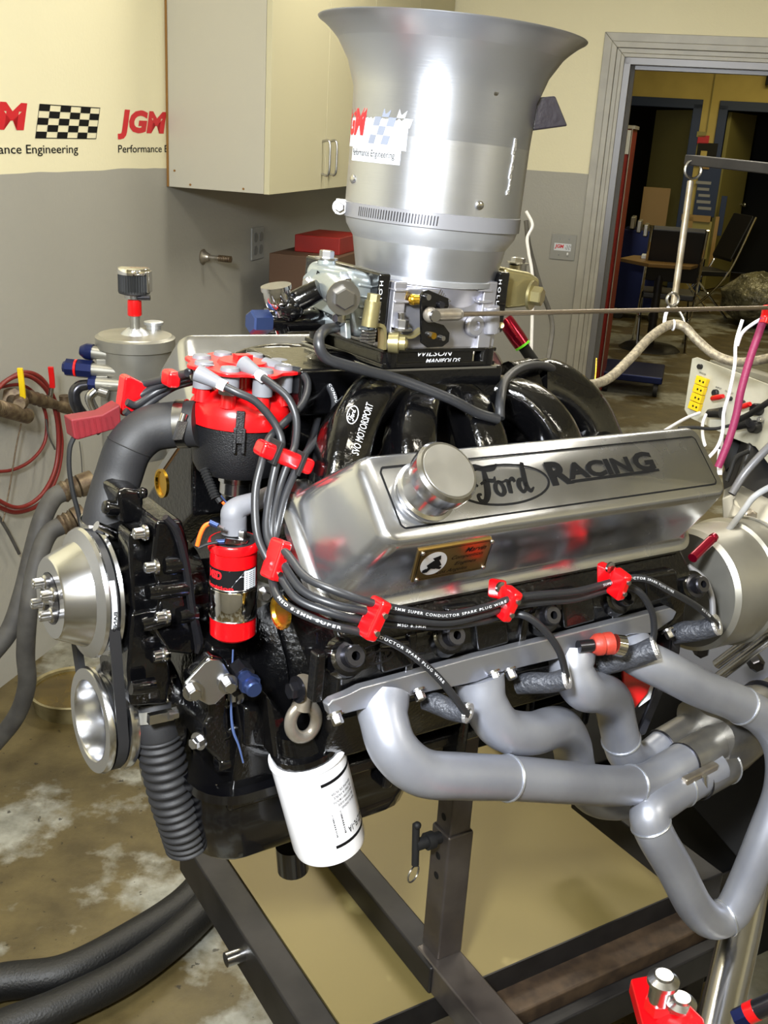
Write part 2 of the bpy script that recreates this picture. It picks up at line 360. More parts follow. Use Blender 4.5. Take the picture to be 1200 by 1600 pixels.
wb.prism([B(dr, 0, 0), B(WBL, 0, 0), B(WBL, 0, CEIL), B(dr, 0, CEIL)], -BN*.14)
struct('wall_back', wb, m_wall)
struct('wall_right', MB().prism([A(RL, WBL, 0), A(LW, WBL, 0), A(LW, WBL+.12, 0), A(RL, WBL+.12, 0)], Z*CEIL), m_wall)
struct('wall_front', MB().prism([A(RL-.12, 0, 0), A(RL-.12, WBL, 0), A(RL, WBL, 0), A(RL, 0, 0)], Z*CEIL), m_wall)
# door casing: moulded trim around the opening (left, right, head) and the metal frame inside it
def casing(prof_w, m, name):
    mb = MB()
    for a, b, th in prof_w:      # strip between offsets a..b outside the opening, thickness th
        mb.prism([B(dl-b, 0, 0), B(dl-a, 0, 0), B(dl-a, 0, dtop+a), B(dl-b, 0, dtop+b)], BN*th)
        mb.prism([B(dr+a, 0, 0), B(dr+b, 0, 0), B(dr+b, 0, dtop+b), B(dr+a, 0, dtop+a)], BN*th)
        mb.prism([B(dl-b, 0, dtop+b), B(dl-a, 0, dtop+a), B(dr+a, 0, dtop+a), B(dr+b, 0, dtop+b)], BN*th)
    return struct(name, mb, m, bevel=.003)
casing([(.0, .02, .030), (.02, .045, .022), (.045, .075, .034), (.075, .118, .020)], m_trim, 'trim_1')
mb = MB()
mb.prism([B(dl, .03, 0), B(dl+.035, .03, 0), B(dl+.035, -.16, 0), B(dl, -.16, 0)], Z*dtop)
mb.prism([B(dl, .012, 0), B(dl+.055, -.05, 0), B(dl+.055, -.09, 0), B(dl, -.09, 0)], Z*dtop)
mb.prism([B(dr, .03, 0), B(dr-.035, .03, 0), B(dr-.035, -.16, 0), B(dr, -.16, 0)], Z*dtop)
mb.prism([B(dl, .03, dtop-.035), B(dr, .03, dtop-.035), B(dr, -.16, dtop-.035), B(dl, -.16, dtop-.035)], Z*.035)
mb.prism([B(dl, -.05, dtop-.055), B(dr, -.05, dtop-.055), B(dr, -.09, dtop-.055), B(dl, -.09, dtop-.055)], Z*.03)
struct('door_1', mb, m_steelframe, bevel=.002)
# back room: far wall 7.4 m beyond, with two blue-framed doorways
FW = -7.3
def FP(x, y): return plane(x, y, B0+BN*FW, BN)
h1 = FP(1000, 158).z
o1a, o1b = sB(FP(1091, 165))-1.35, sB(FP(1091, 165)); o2a = sB(FP(1131, 168)); o2b = o2a+1.3
mb = MB()
for a, b, z0 in ((-1.5, o1a, 0), (o1b, o2a, 0), (o2b, 5.6, 0), (o1a, o1b, h1), (o2a, o2b, h1)):
    mb.prism([B(a, FW, z0), B(b, FW, z0), B(b, FW, CEIL), B(a, FW, CEIL)], -BN*.12)
struct('wall_far', mb, m_yelwall)
struct('wall_far_left', MB().prism([B(-1.5, -.14, 0), B(-1.5, FW-2.6, 0), B(-1.62, FW-2.6, 0), B(-1.62, -.14, 0)], Z*CEIL), m_grywall)
struct('wall_far_right', MB().prism([B(5.6, -.14, 0), B(5.6, FW-2.6, 0), B(5.72, FW-2.6, 0), B(5.72, -.14, 0)], Z*CEIL), m_yelwall)
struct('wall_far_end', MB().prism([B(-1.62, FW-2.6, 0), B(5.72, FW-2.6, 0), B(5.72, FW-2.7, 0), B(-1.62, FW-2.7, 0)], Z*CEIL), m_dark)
struct('wall_far_divider', MB().prism([B(o1b+.1, FW-.12, 0), B(o1b+.2, FW-.12, 0), B(o1b+.2, FW-2.6, 0), B(o1b+.1, FW-2.6, 0)], Z*CEIL), m_olive)
for k, (a, b) in enumerate(((o1a, o1b), (o2a, o2b))):
    mb = MB(); t = .1
    mb.prism([B(a-t*.5, FW+.03, 0), B(a+t*.5, FW+.03, 0), B(a+t*.5, FW+.03, h1), B(a-t*.5, FW+.03, h1)], -BN*.18)
    mb.prism([B(b-t*.5, FW+.03, 0), B(b+t*.5, FW+.03, 0), B(b+t*.5, FW+.03, h1), B(b-t*.5, FW+.03, h1)], -BN*.18)
    mb.prism([B(a-t*.5, FW+.03, h1-.05), B(b+t*.5, FW+.03, h1-.05), B(b+t*.5, FW+.03, h1+.05), B(a-t*.5, FW+.03, h1+.05)], -BN*.18)
    struct('door_%d' % (k+2), mb, m_bluepaint, bevel=.004)
def leaf(hs, ang, wd, nm, lab):
    d = BX*cos(radians(ang))-BN*sin(radians(ang)); n_ = BX*sin(radians(ang))+BN*cos(radians(ang))
    t = thing(nm, lab, 'door', B(hs, FW-.16, 0), 'open door leaves in the back room')
    build('door_panel', MB().prism([B(hs, FW-.16, .01), B(hs, FW-.16, .01)+d*wd, B(hs, FW-.16, h1-.06)+d*wd, B(hs, FW-.16, h1-.06)], n_*.045), m_olive, t, bevel=.003)
    k = B(hs, FW-.16, 1.0)+d*(wd-.07)+n_*.045
    build('door_knob', MB().cyl(k, k+n_*.04, .012).ball(k+n_*.055, .028), m_bolt, t)
leaf(o1b-.06, 118, .95, 'door_leaf', 'olive door leaf standing open in the left blue frame')
leaf(o2a+.06, 70, .9, 'door_leaf', 'olive door leaf standing open in the right blue frame')
for i, (x, y) in enumerate(FIXT):
    t = thing('ceiling_light', ['rectangular ceiling lamp straight over the engine', 'rectangular ceiling lamp over the right side of the engine', 'rectangular ceiling lamp nearest the back wall cabinets', 'rectangular ceiling lamp in front of the doorway', 'rectangular ceiling lamp behind the camera'][i], 'ceiling lamp', (x, y, CEIL), 'ceiling lamps of the test cell')
    X, Y = V((1, 0, 0)), V((0, 1, 0)); mb = MB()
    for s in (-1, 1):
        mb.box((x+s*.605, y, CEIL-.035), X, Y, Z, (.02, .32, .07)); mb.box((x, y+s*.15, CEIL-.035), X, Y, Z, (1.22, .02, .07))
    build('lamp_frame', mb, m_white, t)
    build('diffuser', MB().box((x, y, CEIL-.045), X, Y, Z, (1.19, .28, .01)), mat('lamp_diffuser', (255, 246, 215), .5, emit=((255, 240, 200), 3.5)), t)

# ------------------------------------------------------------------ wall lettering
def to_wall(o, xd, yd, n_): return lambda x, y: V(o)+V(xd)*x+V(yd)*y+V(n_)*.0012
def race_logo(t, f, W, H, rm, bm, im, fl=True, wm=None):
    """JGM letters W wide, H high, chequered flag after them, small line of text below."""
    if wm: build('letter_outline', MB().txt('JGM', None, None, None, H*1.0, W*1.03, .12, .055, f=lambda x, y: f(x-.02*W, y)), wm, t, flat=True)
    f2 = lambda x, y: f(x+W*.02, y)
    build('lettering', MB().txt('JGM', None, None, None, H, W*.93, .18, .05, f=f2), rm, t, flat=True)
    if fl:
        mb = MB(); ed = MB(); x0 = W*1.03; cw = W*.15; ch = H/5; sk = .55
        q = lambda x, y: f(x0+x+sk*y*.6, y)
        for j in range(5):
            for i in range(6):
                if (i+j) % 2 == 0: mb.add([q(i*cw, j*ch), q((i+1)*cw, j*ch), q((i+1)*cw, (j+1)*ch), q(i*cw, (j+1)*ch)], [(0, 1, 2, 3)])
        b = H*.025
        for a, c, d, g in ((0, 0, 6*cw, b), (0, H-b, 6*cw, H), (0, 0, b, H), (6*cw-b, 0, 6*cw, H)):
            mb.add([q(a, c), q(d, c), q(d, g), q(a, g)], [(0, 1, 2, 3)])
        build('chequered_flag', mb, bm, t, flat=True)
    build('tagline', MB().txt('Performance Engineering', None, None, None, H*.34, W*1.62, 0, .006, f=lambda x, y: f(x+.02*W, y-H*.52)), im, t, flat=True)
Wl = (WA(264, 220)-WA(182, 217)).dot(AX); zl = WA(200, 218).z; Hl = WA(200, 171).z-zl
s2 = sA(WA(182, 217))
for s, nm in ((s2, 'red logo and checkered flag painted on the wall, half hidden by the cabinet'), (sA(WA(51, 218))-Wl, 'red logo and checkered flag painted on the wall at the left picture edge')):
    t = thing('wall_logo', nm, 'wall logo', A(s, 0, zl), 'logos painted on the wall', ROTA)
    race_logo(t, to_wall(A(s, 0, zl), AX, Z, AN), Wl, Hl, m_rink, m_ink, m_ink)

# ------------------------------------------------------------------ wall cabinet
CZ = 1.65-.2*KR; P = V((-.3837*KR, 3.136*KR, CZ)); cs = (P-A0).dot(AX); cdp = .32*KR; ctop = 2.5
def cabinet(s, wid, lab, end=False):
    t = thing('wall_cabinet', lab, 'cabinet', A(s, 0, CZ), 'wall cabinets over the bench', ROTA)
    mb = MB().prism([A(s, .001, CZ), A(s+wid, .001, CZ), A(s+wid, cdp-.02, CZ), A(s, cdp-.02, CZ)], Z*(ctop-CZ))
    build('body', mb, m_cab, t, bevel=.0015)
    if end:
        build('edge_band', MB().prism([A(s-.001, 0.001, CZ), A(s-.001, .009, CZ), A(s-.001, .008, ctop), A(s-.001, 0.001, ctop)], -AX*.002), m_cabedge, t)
        for a, b in ((.03, CZ+.055), (.09, CZ+.012), (.29, CZ+.012)):
            build('screw', MB().cyl(A(s, a, b), A(s-.002, a, b), .004, n=12), m_cabedge, t)
    for k in range(2):
        a = s+k*wid/2+.0015; b = s+(k+1)*wid/2-.0015
        d = build('door', MB().prism([A(a, cdp-.0195, CZ-.001), A(b, cdp-.0195, CZ-.001), A(b, cdp-.0195, ctop), A(a, cdp-.0195, ctop)], AN*.0195), m_cabdoor, t, bevel=.0012)
        hx = (b-.04) if k == 0 else (a+.04)
        z0, z1 = CZ+.055, CZ+.175
        build('handle', MB().tube([A(hx, cdp, z0), A(hx, cdp+.028, z0), A(hx, cdp+.032, (z0+z1)/2), A(hx, cdp+.028, z1), A(hx, cdp, z1)], .005, 8, 6), m_bolt, d)
cabinet(cs, .96*KR, 'almond wall cabinet, nearest of the row, with its side panel in view', True)
cabinet(cs+.96*KR+.002, 1.21*KR, 'almond wall cabinet beyond the first, mostly behind the air horn')
# outlet plates
def wplate(c, n_, xd, w_, h_, lab, t_name='outlet_plate', quad=True, cat='outlet'):
    t = thing(t_name, lab, cat, c)
    build('cover_plate', MB().box(V(c)+V(n_)*.004, V(xd), V(n_), Z, (w_, .007, h_)), m_plate, t, bevel=.002)
    if quad:
        for i in (-1, 1):
            for j in (-1, 1):
                o = V(c)+V(xd)*i*w_*.22+Z*j*h_*.2
                build('socket', MB().lathe(o+V(n_)*.007, n_, [(0, w_*.15), (.003, w_*.15)], 20), m_platedk, t)
    return t
c = WA(401, 380); wplate(c, AN, AX, .135, .135, 'grey double outlet plate on the wall under the cabinet')
c = WB(880, 386); t = wplate(c, BN, BX, .140, .140, 'grey switch plate with red racing sticker beside the doorway', 'switch_plate', False, 'switch')
build('sticker', MB().prism([c+BN*.0085+BX*a+Z*b for a, b in ((-.05, -.02), (.045, -.02), (.045, .02), (-.05, .02))], BN*.0005), m_sticker, t)
build('sticker_letters', MB().txt('JGM', c+BN*.0094-BX*.046-Z*.012, BX, Z, .026, .05, .15, .04), m_rink, t, flat=True)
mb = MB()
for j in range(4):
    for i in range(4):
        if (i+j) % 2: mb.add([c+BN*.0094+BX*(.008+.007*i+.003*j)+Z*(-.013+.0065*j)+BX*a+Z*b for a, b in ((0, 0), (.007, 0), (.01, .0065), (.003, .0065))], [(0, 1, 2, 3)])
build('sticker_flag', mb, m_gink, t, flat=True)
build('toggle', MB().box(c+BN*.015+BX*.03-Z*.035, BX, BN, Z, (.009, .018, .014)), m_white, t, bevel=.002)
for a, b in ((-.02, .045), (-.02, -.045), (.03, .045)): build('screw', MB().cyl(c+BX*a+Z*b+BN*.007, c+BX*a+Z*b+BN*.009, .004), m_bolt, t)
# pipe stub
c = WA(316, 401); t = thing('pipe_stub', 'short threaded pipe stub in a round flange on the grey wall', 'pipe', c)
build('wall_flange', MB().lathe(c, AN, [(0, .028), (.006, .03), (.014, .02), (.03, .014)], 24), m_iron, t)
build('pipe', MB().cyl(c+AN*.02, c+AN*.075+AX*.004, .009), m_iron, t)
build('threaded_end', MB().lathe(c+AN*.07, AN, [(0, .013)]+[(0.004+.0035*i, .013 if i % 2 else .0115) for i in range(14)], 16), m_rust, t)
# bench against the wall, with brown and red boxes on it (seen between air horn and float bowl)
bz = .86
t = thing('work_bench', 'grey bench standing against the wall below the cabinets', 'bench', A(1.7, 0, 0), rot=ROTA)
build('bench_top', MB().prism([A(.88, .004, bz-.04), A(2.58, .004, bz-.04), A(2.58, .55, bz-.04), A(.88, .55, bz-.04)], Z*.04), m_cab, t, bevel=.003)
for a in (.91, 2.54):
    for b in (.04, .51): build('leg', MB().box(A(a, b, (bz-.04)/2), AX, AN, Z, (.05, .05, bz-.04)), m_standdk, t)
p = WA(516, 398, .36); q = sA(p)
t = tag(build('cardboard_box', MB().prism([A(q-.13, .14, bz), A(q+.35, .14, bz), A(q+.35, .42, bz), A(q-.13, .42, bz)], Z*(p.z-bz)), mat('brown_carton', (86, 62, 44), .7), origin=A(q, .3, bz), bevel=.003), 'low brown carton on the bench behind the carburetor', 'box')
t = tag(build('red_case', MB().prism([A(q+.0, .2, p.z), A(q+.3, .2, p.z), A(q+.3, .4, p.z), A(q+.0, .4, p.z)], Z*.07), m_maroon, origin=A(q, .3, p.z), bevel=.004), 'dark red case lying on the brown carton', 'case')

# ------------------------------------------------------------------ back room things
def vbox(mb, x0, x1, yt, yb, s_off, dep):   # box in the back room from a facade rectangle on the plane s_off beyond wall
    pp = [plane(x, y, B0+BN*s_off, BN) for x, y in ((x0, yb), (x1, yb), (x1, yt), (x0, yt))]
    s0, s1 = sB(pp[0]), sB(pp[1]); z0, z1 = pp[0].z, pp[2].z
    return mb.prism([B(s0, s_off, z0), B(s1, s_off, z0), B(s1, s_off, z1), B(s0, s_off, z1)], -BN*dep)
off = -.95; pl = plane(990, 196, B0+BN*off, BN); sl = sB(pl); zt = pl.z
t = thing('locker', 'tall dark red steel locker with pale top just inside the back room', 'locker', B(sl-.25, off-.2, 0))
build('body', MB().prism([B(sl-.55, off, .03), B(sl, off, .03), B(sl, off, zt-.02), B(sl-.55, off, zt-.02)], -BN*.45), m_maroon, t, bevel=.004)
build('top_panel', MB().prism([B(sl-.56, off+.01, zt-.02), B(sl+.01, off+.01, zt-.02), B(sl+.01, off+.01, zt), B(sl-.56, off+.01, zt)], -BN*.46), m_trim, t)
build('door', MB().prism([B(sl-.53, off, .06), B(sl-.015, off, .06), B(sl-.015, off, zt-.05), B(sl-.53, off, zt-.05)], BN*.012), m_maroon, t, bevel=.003)
build('edge_strip', MB().prism([B(sl-.005, off+.001, .03), B(sl, off+.001, .03), B(sl, off+.001, zt-.02), B(sl-.005, off+.001, zt-.02)], BN*.013), m_trim, t)
a = plane(979, 222, B0+BN*(off+.014), BN)
build('notice', MB().prism([a+BX*x+Z*z for x, z in ((-.02, -.07), (.02, -.07), (.02, .07), (-.02, .07))], BN*.001), m_sticker, t)
# posters and stand between the blue doors
def flat(nm, x0, x1, y0, y1, m, lab, cat, dep=.02, parent=None):
    mb = vbox(MB(), x0, x1, y0, y1, FW+.02+dep, dep)
    o = build(nm, mb, m, parent, origin=None if parent else plane((x0+x1)/2, y1, B0+BN*(FW+.02), BN), bevel=.002)
    return tag(o, lab, cat) if lab else o
flat('fire_sign', 1089, 1107, 212, 224, m_rink, 'small red sign on the pier between the blue doors', 'sign')
flat('thermostat', 1088, 1103, 206, 214, m_olive, 'small olive control box above the red sign', 'box')
mb = vbox(MB(), 1103.5, 1104.7, 98, 207, FW+.03, .02); tag(build('conduit', mb, m_olive, origin=B(2, FW, 1.5)), 'thin conduit running down the yellow wall', 'conduit')
flat('notice_board', 1086, 1117, 224, 258, m_dark, 'dark notice board with pale cards between the blue doors', 'notice board')
flat('pinned_card', 1094, 1104, 236, 244, m_yelwall, 'yellow card pinned on the dark notice board', 'card', dep=.03)
pb = flat('wall_poster', 1082, 1116, 262, 337, m_bluepaint, 'blue poster with lines of print above the wooden stand', 'poster')
mbx = MB()
for i in range(5):
    mbx = vbox(mbx, 1087+2*i % 5, 1111-3*i % 4, 284+10*i, 287+10*i, FW+.043, .001)
build('print_lines', mbx, m_gink, pb)
flat('paper_sheet', 1096, 1108, 248, 264, m_ply, 'pale sheet of paper above the blue poster', 'paper', dep=.035)
flat('wall_holder', 1118, 1127, 306, 368, m_bluepaint, 'narrow blue holder on the right edge of the pier', 'holder', dep=.05)
t = thing('wooden_stand', 'tan wooden stand below the blue poster', 'stand', B(2, FW+.3, 0))
build('panel', vbox(MB(), 1070, 1104, 346, 402, FW+.42, .02), m_olive, t)
for a in ((1064, 1070, 338, 430), (1104, 1110, 338, 430), (1064, 1110, 338, 344)): build('rail', vbox(MB(), *a, FW+.44, .05), m_ply, t)
flat('wall_speaker', 1196, 1206, 110, 132, m_dark, 'small black box high on the yellow wall at the right edge', 'speaker', dep=.1)
# table, chair, machine on a cart, bag, dolly in the back room
def G(x, y, z): return WH(x, y, z)
tc = G(1034, 407, .74); t = thing('table', 'small brown table with dark edge beside the machine', 'table', (tc.x, tc.y, 0))
build('table_top', MB().lathe(tc-Z*.03, Z, [(0, .34), (.03, .35)], 6), m_wood, t, bevel=.004)
build('pedestal', MB().cyl(V((tc.x, tc.y, .03)), tc-Z*.03, .035), m_standdk, t)
build('base', MB().lathe(V((tc.x, tc.y, 0)), Z, [(0, .26), (.03, .22), (.04, .05)], 20), m_standdk, t)
pp = tc+V((-.05, .08, .016)); tag(build('paper_pile', MB().box(pp, BX, BN, Z, (.2, .14, .03)), m_sticker, origin=pp, bevel=.003), 'white papers lying on the brown table', 'papers')
def chair(c, a, lab, s=1.0):
    X = V((cos(a), sin(a), 0)); Y = V((-sin(a), cos(a), 0)); c = V((c.x, c.y, 0))
    t = thing('chair', lab, 'chair', c, 'folding chairs around the table')
    build('seat', MB().box(c+Z*.45, X, Y, Z, (.42, .42, .05)), m_vinyl, t, bevel=.01)
    build('backrest', MB().box(c+X*.28+Z*.8, (X+Z*2.6).normalized(), Y, (Z-X*.4).normalized(), (.46, .42, .04)), m_vinyl, t, bevel=.01)
    for s in (-1, 1):
        build('back_frame', MB().tube([c+Y*s*.22-X*.25, c+Y*s*.22+X*.16+Z*.42, c+Y*s*.22+X*.38+Z*1.02], .012, 8), m_chrome, t)
        build('leg', MB().tube([c+Y*s*.2+X*.26, c+Y*s*.2-X*.18+Z*.44], .012, 8), m_chrome, t)
chair(G(1085, 492, 0), radians(10), 'black folding chair with chrome frame, right of the table')
chair(G(1030, 540, 0), radians(-100), 'black chair with chrome legs in front of the table')
mc = G(992, 500, 0); t = thing('parts_cart', 'dark blue cart carrying a metal machine part beside the locker', 'cart', mc)
build('body', MB().prism([mc+BX*a+Z*b for a, b in ((-.22, .1), (.2, .1), (.2, .62), (.02, .86), (-.22, .86))], -BN*.4), m_bluedk, t, bevel=.01)
for i in range(5): build('head_fin', MB().box(mc+BX*(-.14+.065*i)+Z*(.93-.03*i)+BN*.02, BX, BN, Z, (.04, .26, .11)), m_galv, t, bevel=.008)
for i in (-1, 1): build('caster', MB().cyl(mc+BX*.17*i+Z*.05-BN*.02, mc+BX*.17*i+Z*.05+BN*.02, .05), m_rubber, t)
tag(build('cardboard_sheet', MB().box(mc+BX*.02+Z*1.06-BN*.5, BX, BN, Z, (.26, .02, .36)), m_ply, origin=mc+Z*.8-BN*.5), 'pale board standing behind the blue cart', 'board')
dc = G(990, 580, .12); t = thing('dolly', 'low dark blue dolly with casters on the back room floor', 'dolly', (dc.x, dc.y, 0))
build('deck', MB().box(dc, BX, BN, Z, (.42, .5, .05)), m_bluedk, t, bevel=.01)
for i in (-1, 1):
    for j in (-1, 1): build('caster', MB().cyl(dc+BX*(.17*i-.015)+BN*.2*j-Z*.07, dc+BX*(.17*i+.015)+BN*.2*j-Z*.07, .05), m_rubber, t)
for i, (x, y) in enumerate(((960, 470), (1010, 480))):
    pass
bc = G(1195, 470, .25); mb = MB(); rr = random.Random(3)
rings = []
for k in range(1, 10):
    th = pi*k/10; rings.append([bc+V((cos(2*pi*i/18)*sin(th)*.42*(1+rr.uniform(-.12, .12)), sin(2*pi*i/18)*sin(th)*.42*(1+rr.uniform(-.12, .12)), cos(th)*.25*(1+rr.uniform(-.1, .2)))) for i in range(18)])
tag(build('rubbish_bag', mb.lofts(rings), m_bag, origin=bc-Z*.25, angle=60), 'crumpled clear plastic bag on the back room floor at the right edge', 'bag')
# ================================================================== ENGINE
def ford(mb, o, xd, yd, W, k=1.0):
    """script word: W = full width; strokes in a unit frame 1 wide, centred"""
    S_ = [([(-.50, .20), (-.46, .30), (-.36, .32), (-.20, .27), (-.06, .28), (.02, .34)], [.014, .03, .032, .026, .026, .008]),      # F top bar
          ([(-.24, .27), (-.27, .10), (-.33, -.10), (-.42, -.22), (-.50, -.20), (-.50, -.12), (-.44, -.11)], [.02, .034, .036, .026, .02, .016, .012]),
          ([(-.48, .20), (-.50, .08), (-.44, .02)], [.02, .024, .008]),
          ([(-.38, .05), (-.26, .09), (-.14, .08), (-.10, .14)], [.012, .02, .02, .006]),
          ([(-.08, .06), (-.15, .0), (-.17, -.10), (-.11, -.16), (-.04, -.11), (-.03, -.01), (-.08, .06), (-.02, .04), (.04, .05)], [.014, .024, .026, .018, .026, .024, .012, .012, .01]),
          ([(.04, .06), (.09, .04), (.08, -.04), (.06, -.15)], [.012, .024, .028, .024]),
          ([(.08, -.02), (.14, .06), (.19, .07), (.21, .02)], [.012, .016, .026, .014]),
          ([(.36, .05), (.29, .03), (.25, -.06), (.28, -.15), (.35, -.11), (.39, .0)], [.016, .026, .028, .018, .018, .018]),
          ([(.47, .32), (.42, .14), (.38, -.05), (.42, -.15), (.50, -.10)], [.022, .03, .03, .022, .008])]
    for p, r in S_: mb.ribbon(p, [q*k for q in r], V(o), V(xd)*W, V(yd)*W, 6)
    return mb
def pxu(x, y, v): return loc(EV(x, y, v))[0]
def pxw(x, y, v): return loc(EV(x, y, v))[2]
def ebp(mb, x0, x1, y0, y1, v1, v0):
    xm, ym = (x0+x1)/2, (y0+y1)/2
    return mb.eb((pxu(x0, ym, v1), pxu(x1, ym, v1)), (v0, v1), (pxw(xm, y1, v1), pxw(xm, y0, v1)))
def slab(mb, pts, v1, v0): return mb.prism([EV(x, y, v1) for x, y in pts], E2*(v0-v1))
def R_(px, p): return px*depth(p)/F        # radius in metres of a px radius at point p
eng = thing('engine', 'black painted V8 race engine with polished aluminium valve covers', 'engine', e(.3, 0, -.12), rot=ROTE)
# block, heads, timing cover
def sect(pts, u_0, u_1, sgn=1): return [e(u_0, v*sgn, w_) for v, w_ in pts], E1*(u_1-u_0)
mb = MB()
mb.prism(*sect([(-.235, .08), (-.20, .0), (-.155, -.02), (-.155, -.055), (.155, -.055), (.155, -.02), (.20, .0), (.235, .08), (.10, .21), (-.10, .21)], .175, .73))
for u in (.30, .42, .54, .66): mb.eb((u-.008, u+.008), (.15, .185), (-.08, .02))
mb.eb((.18, .72), (.155, .17), (-.055, -.035))
build('cylinder_block', mb, m_blackcast, eng, bevel=.006)
mb = MB().prism(*sect([(.13, -.085), (.145, .03), (.12, .10), (.06, .17), (-.06, .17), (-.12, .10), (-.145, .03), (-.13, -.085)], .10, .175))
for i in range(5): mb.cyl(e(.085, .12, -.06+.042*i), e(.11, .12, -.06+.042*i), .012)
build('timing_cover', mb, m_black, eng, bevel=.005)
mb = MB()     # vertical front casting with ribs below the diamond plate
slab(mb, [(325, 1080), (358, 1080), (362, 1135), (400, 1140), (410, 1165), (470, 1172), (470, 1195), (345, 1195), (322, 1168), (318, 1135), (328, 1120)], .13, .06)
slab(mb, [(330, 1012), (372, 1012), (372, 1140), (330, 1140)], .115, .06)
slab(mb, [(383, 1105), (408, 1105), (418, 1130), (418, 1170), (383, 1170)], .15, .1)
slab(mb, [(418, 1085), (450, 1120), (462, 1185), (430, 1190), (424, 1140)], .17, .1)
build('front_casting', mb, m_blackcast, eng, bevel=.006)
mb = MB()
top = [EV(x, y, .135) for x, y in ((318, 1180), (420, 1192), (560, 1170), (930, 1050))]
mb = MB(); wt = -.05; wbm = pxw(400, 1338, .12)
ru = pxu(322, 1200, .12)
def rr_uv(u_0, u_1, v_0, v_1, rad, w_, n=5):
    pts = []
    for cu, cv, a in ((u_1-rad, v_1-rad, 0), (u_0+rad, v_1-rad, 90), (u_0+rad, v_0+rad, 180), (u_1-rad, v_0+rad, 270)):
        for k in range(n+1): t = radians(a+90*k/n); pts.append(e(cu+rad*cos(t), cv+rad*sin(t), w_))
    return pts
mb.lofts([rr_uv(ru-.01, .72, -.15, .15, .05, wt), rr_uv(ru-.01, .72, -.15, .15, .05, wt-.012), rr_uv(ru, .72, -.13, .13, .05, wt-.016), rr_uv(ru+.004, .5, -.128, .128, .05, wt-.05), rr_uv(ru+.004, .42, -.13, .13, .05, wt-.055), rr_uv(ru+.012, .40, -.125, .125, .05, wbm+.01), rr_uv(ru+.02, .39, -.115, .115, .045, wbm)])
build('oil_pan', mb, m_blackpan, eng, angle=40)
build('drain_plug_boss', MB().cyl(EV(455, 1320, .05), EV(458, 1358, .05), .022), m_blackpan, eng)
KB = {1: (.265, .350), -1: (.272, .392)}
bank = lambda u, a, b, sg=1: e(u-(.003 if sg > 0 else -.018), sg*(KB[sg][0]+(a+b)*.7071), KB[sg][1]+(b-a)*.7071)
def rrect(b, a0_, a1_, u_0, u_1, rad, sg=1, n=6):
    pts = []
    for cu, ca, an_ in ((u_1-rad, a1_-rad, 0), (u_0+rad, a1_-rad, 90), (u_0+rad, a0_+rad, 180), (u_1-rad, a0_+rad, 270)):
        for k in range(n+1): t = radians(an_+90*k/n); pts.append(bank(cu+rad*cos(t), ca+rad*sin(t), b, sg=sg))
    return pts
for sg, nm in ((1, 'near cylinder head'), (-1, 'far')):
    mb = MB().prism(*sect([(.245, .198), (.262, .182), (.262, .125), (.245, .09), (.10, .215), (.110, .32), (.123, .322)], .150, .735, sg))
    hd = build('cylinder_head', mb, m_blackcast, eng, bevel=.006)
    if sg == 1:
        for x in (500, 640, 812, 950):        # vertical ribs of the exhaust side
            u = pxu(x, 1000, .262); build('casting_rib', MB().eb((u-.004, u+.008), (.25, .2665), (.128, .185)), m_blackcast, hd, bevel=.003)
        for x, y in ((620, 1035), (770, 1000), (905, 965), (1035, 925)):
            build('port_boss', slab(MB(), [(x-26, y-26), (x+24, y-34), (x+28, y+6), (x-22, y+20)], .270, .25), m_blackcast, hd, bevel=.005)
        for x, y in ((566, 1015), (730, 975), (885, 950), (1000, 925)):
            build('bolt_pad', slab(MB(), [(x-30, y-22), (x+20, y-30), (x+34, y-8), (x-10, y+8)], .267, .25), m_blackcast, hd, bevel=.005)
        for x, y in ((545, 1026), (702, 994), (852, 963), (968, 934), (1085, 915)):
            c = EV(x, y, .268); ax_ = (E2+E3*.55-E1*.15).normalized()
            mb = MB().lathe(c-ax_*.012, ax_, [(0, .024), (.012, .021), (.014, .017)], 20); build('bolt_boss', mb, m_black, hd)
            mb = MB().lathe(c, ax_, [(0, .0165), (.003, .0165), (.004, .012), (.016, .012), (.018, .0105), (.018, .005), (.010, .005)], 20, caps=False)
            build('head_bolt', mb, m_dkbolt, hd)
        c = EV(590, 1024, .2685); mb = MB(); pts = [(cos(2*pi*i/28)*.019, sin(2*pi*i/28)*.0075) for i in range(29)]
        mb.ribbon(pts, .0012, c+E2*.004, E1, E3, 1)
        ford(mb, c+E2*.004, E1, E3, .024)
        build('cast_oval', mb, m_dkbolt, hd, flat=True)
# brass core plugs
for x, y, v in ((441, 956, .20), (255, 755, -.13)):
    c = EV(x, y, v); build('core_plug', MB().lathe(c, -E1, [(0, .019), (.004, .019), (.004, .016), (.001, .014)], 28), m_brass, eng)
# hex bolts scattered over the front of block
mb = MB()
for x, y, v, d in ((535, 768, .16, E3), (478, 862, .16, -E1), (312, 1157, .13, -E1), (372, 1085, .13, -E1), (475, 1090, .18, -E1), (700, 1110, .2, E2)):
    c = EV(x, y, v); build('bolt', MB().hexbolt(c, (d+E2*.4), .007, .012), m_bolt, eng)

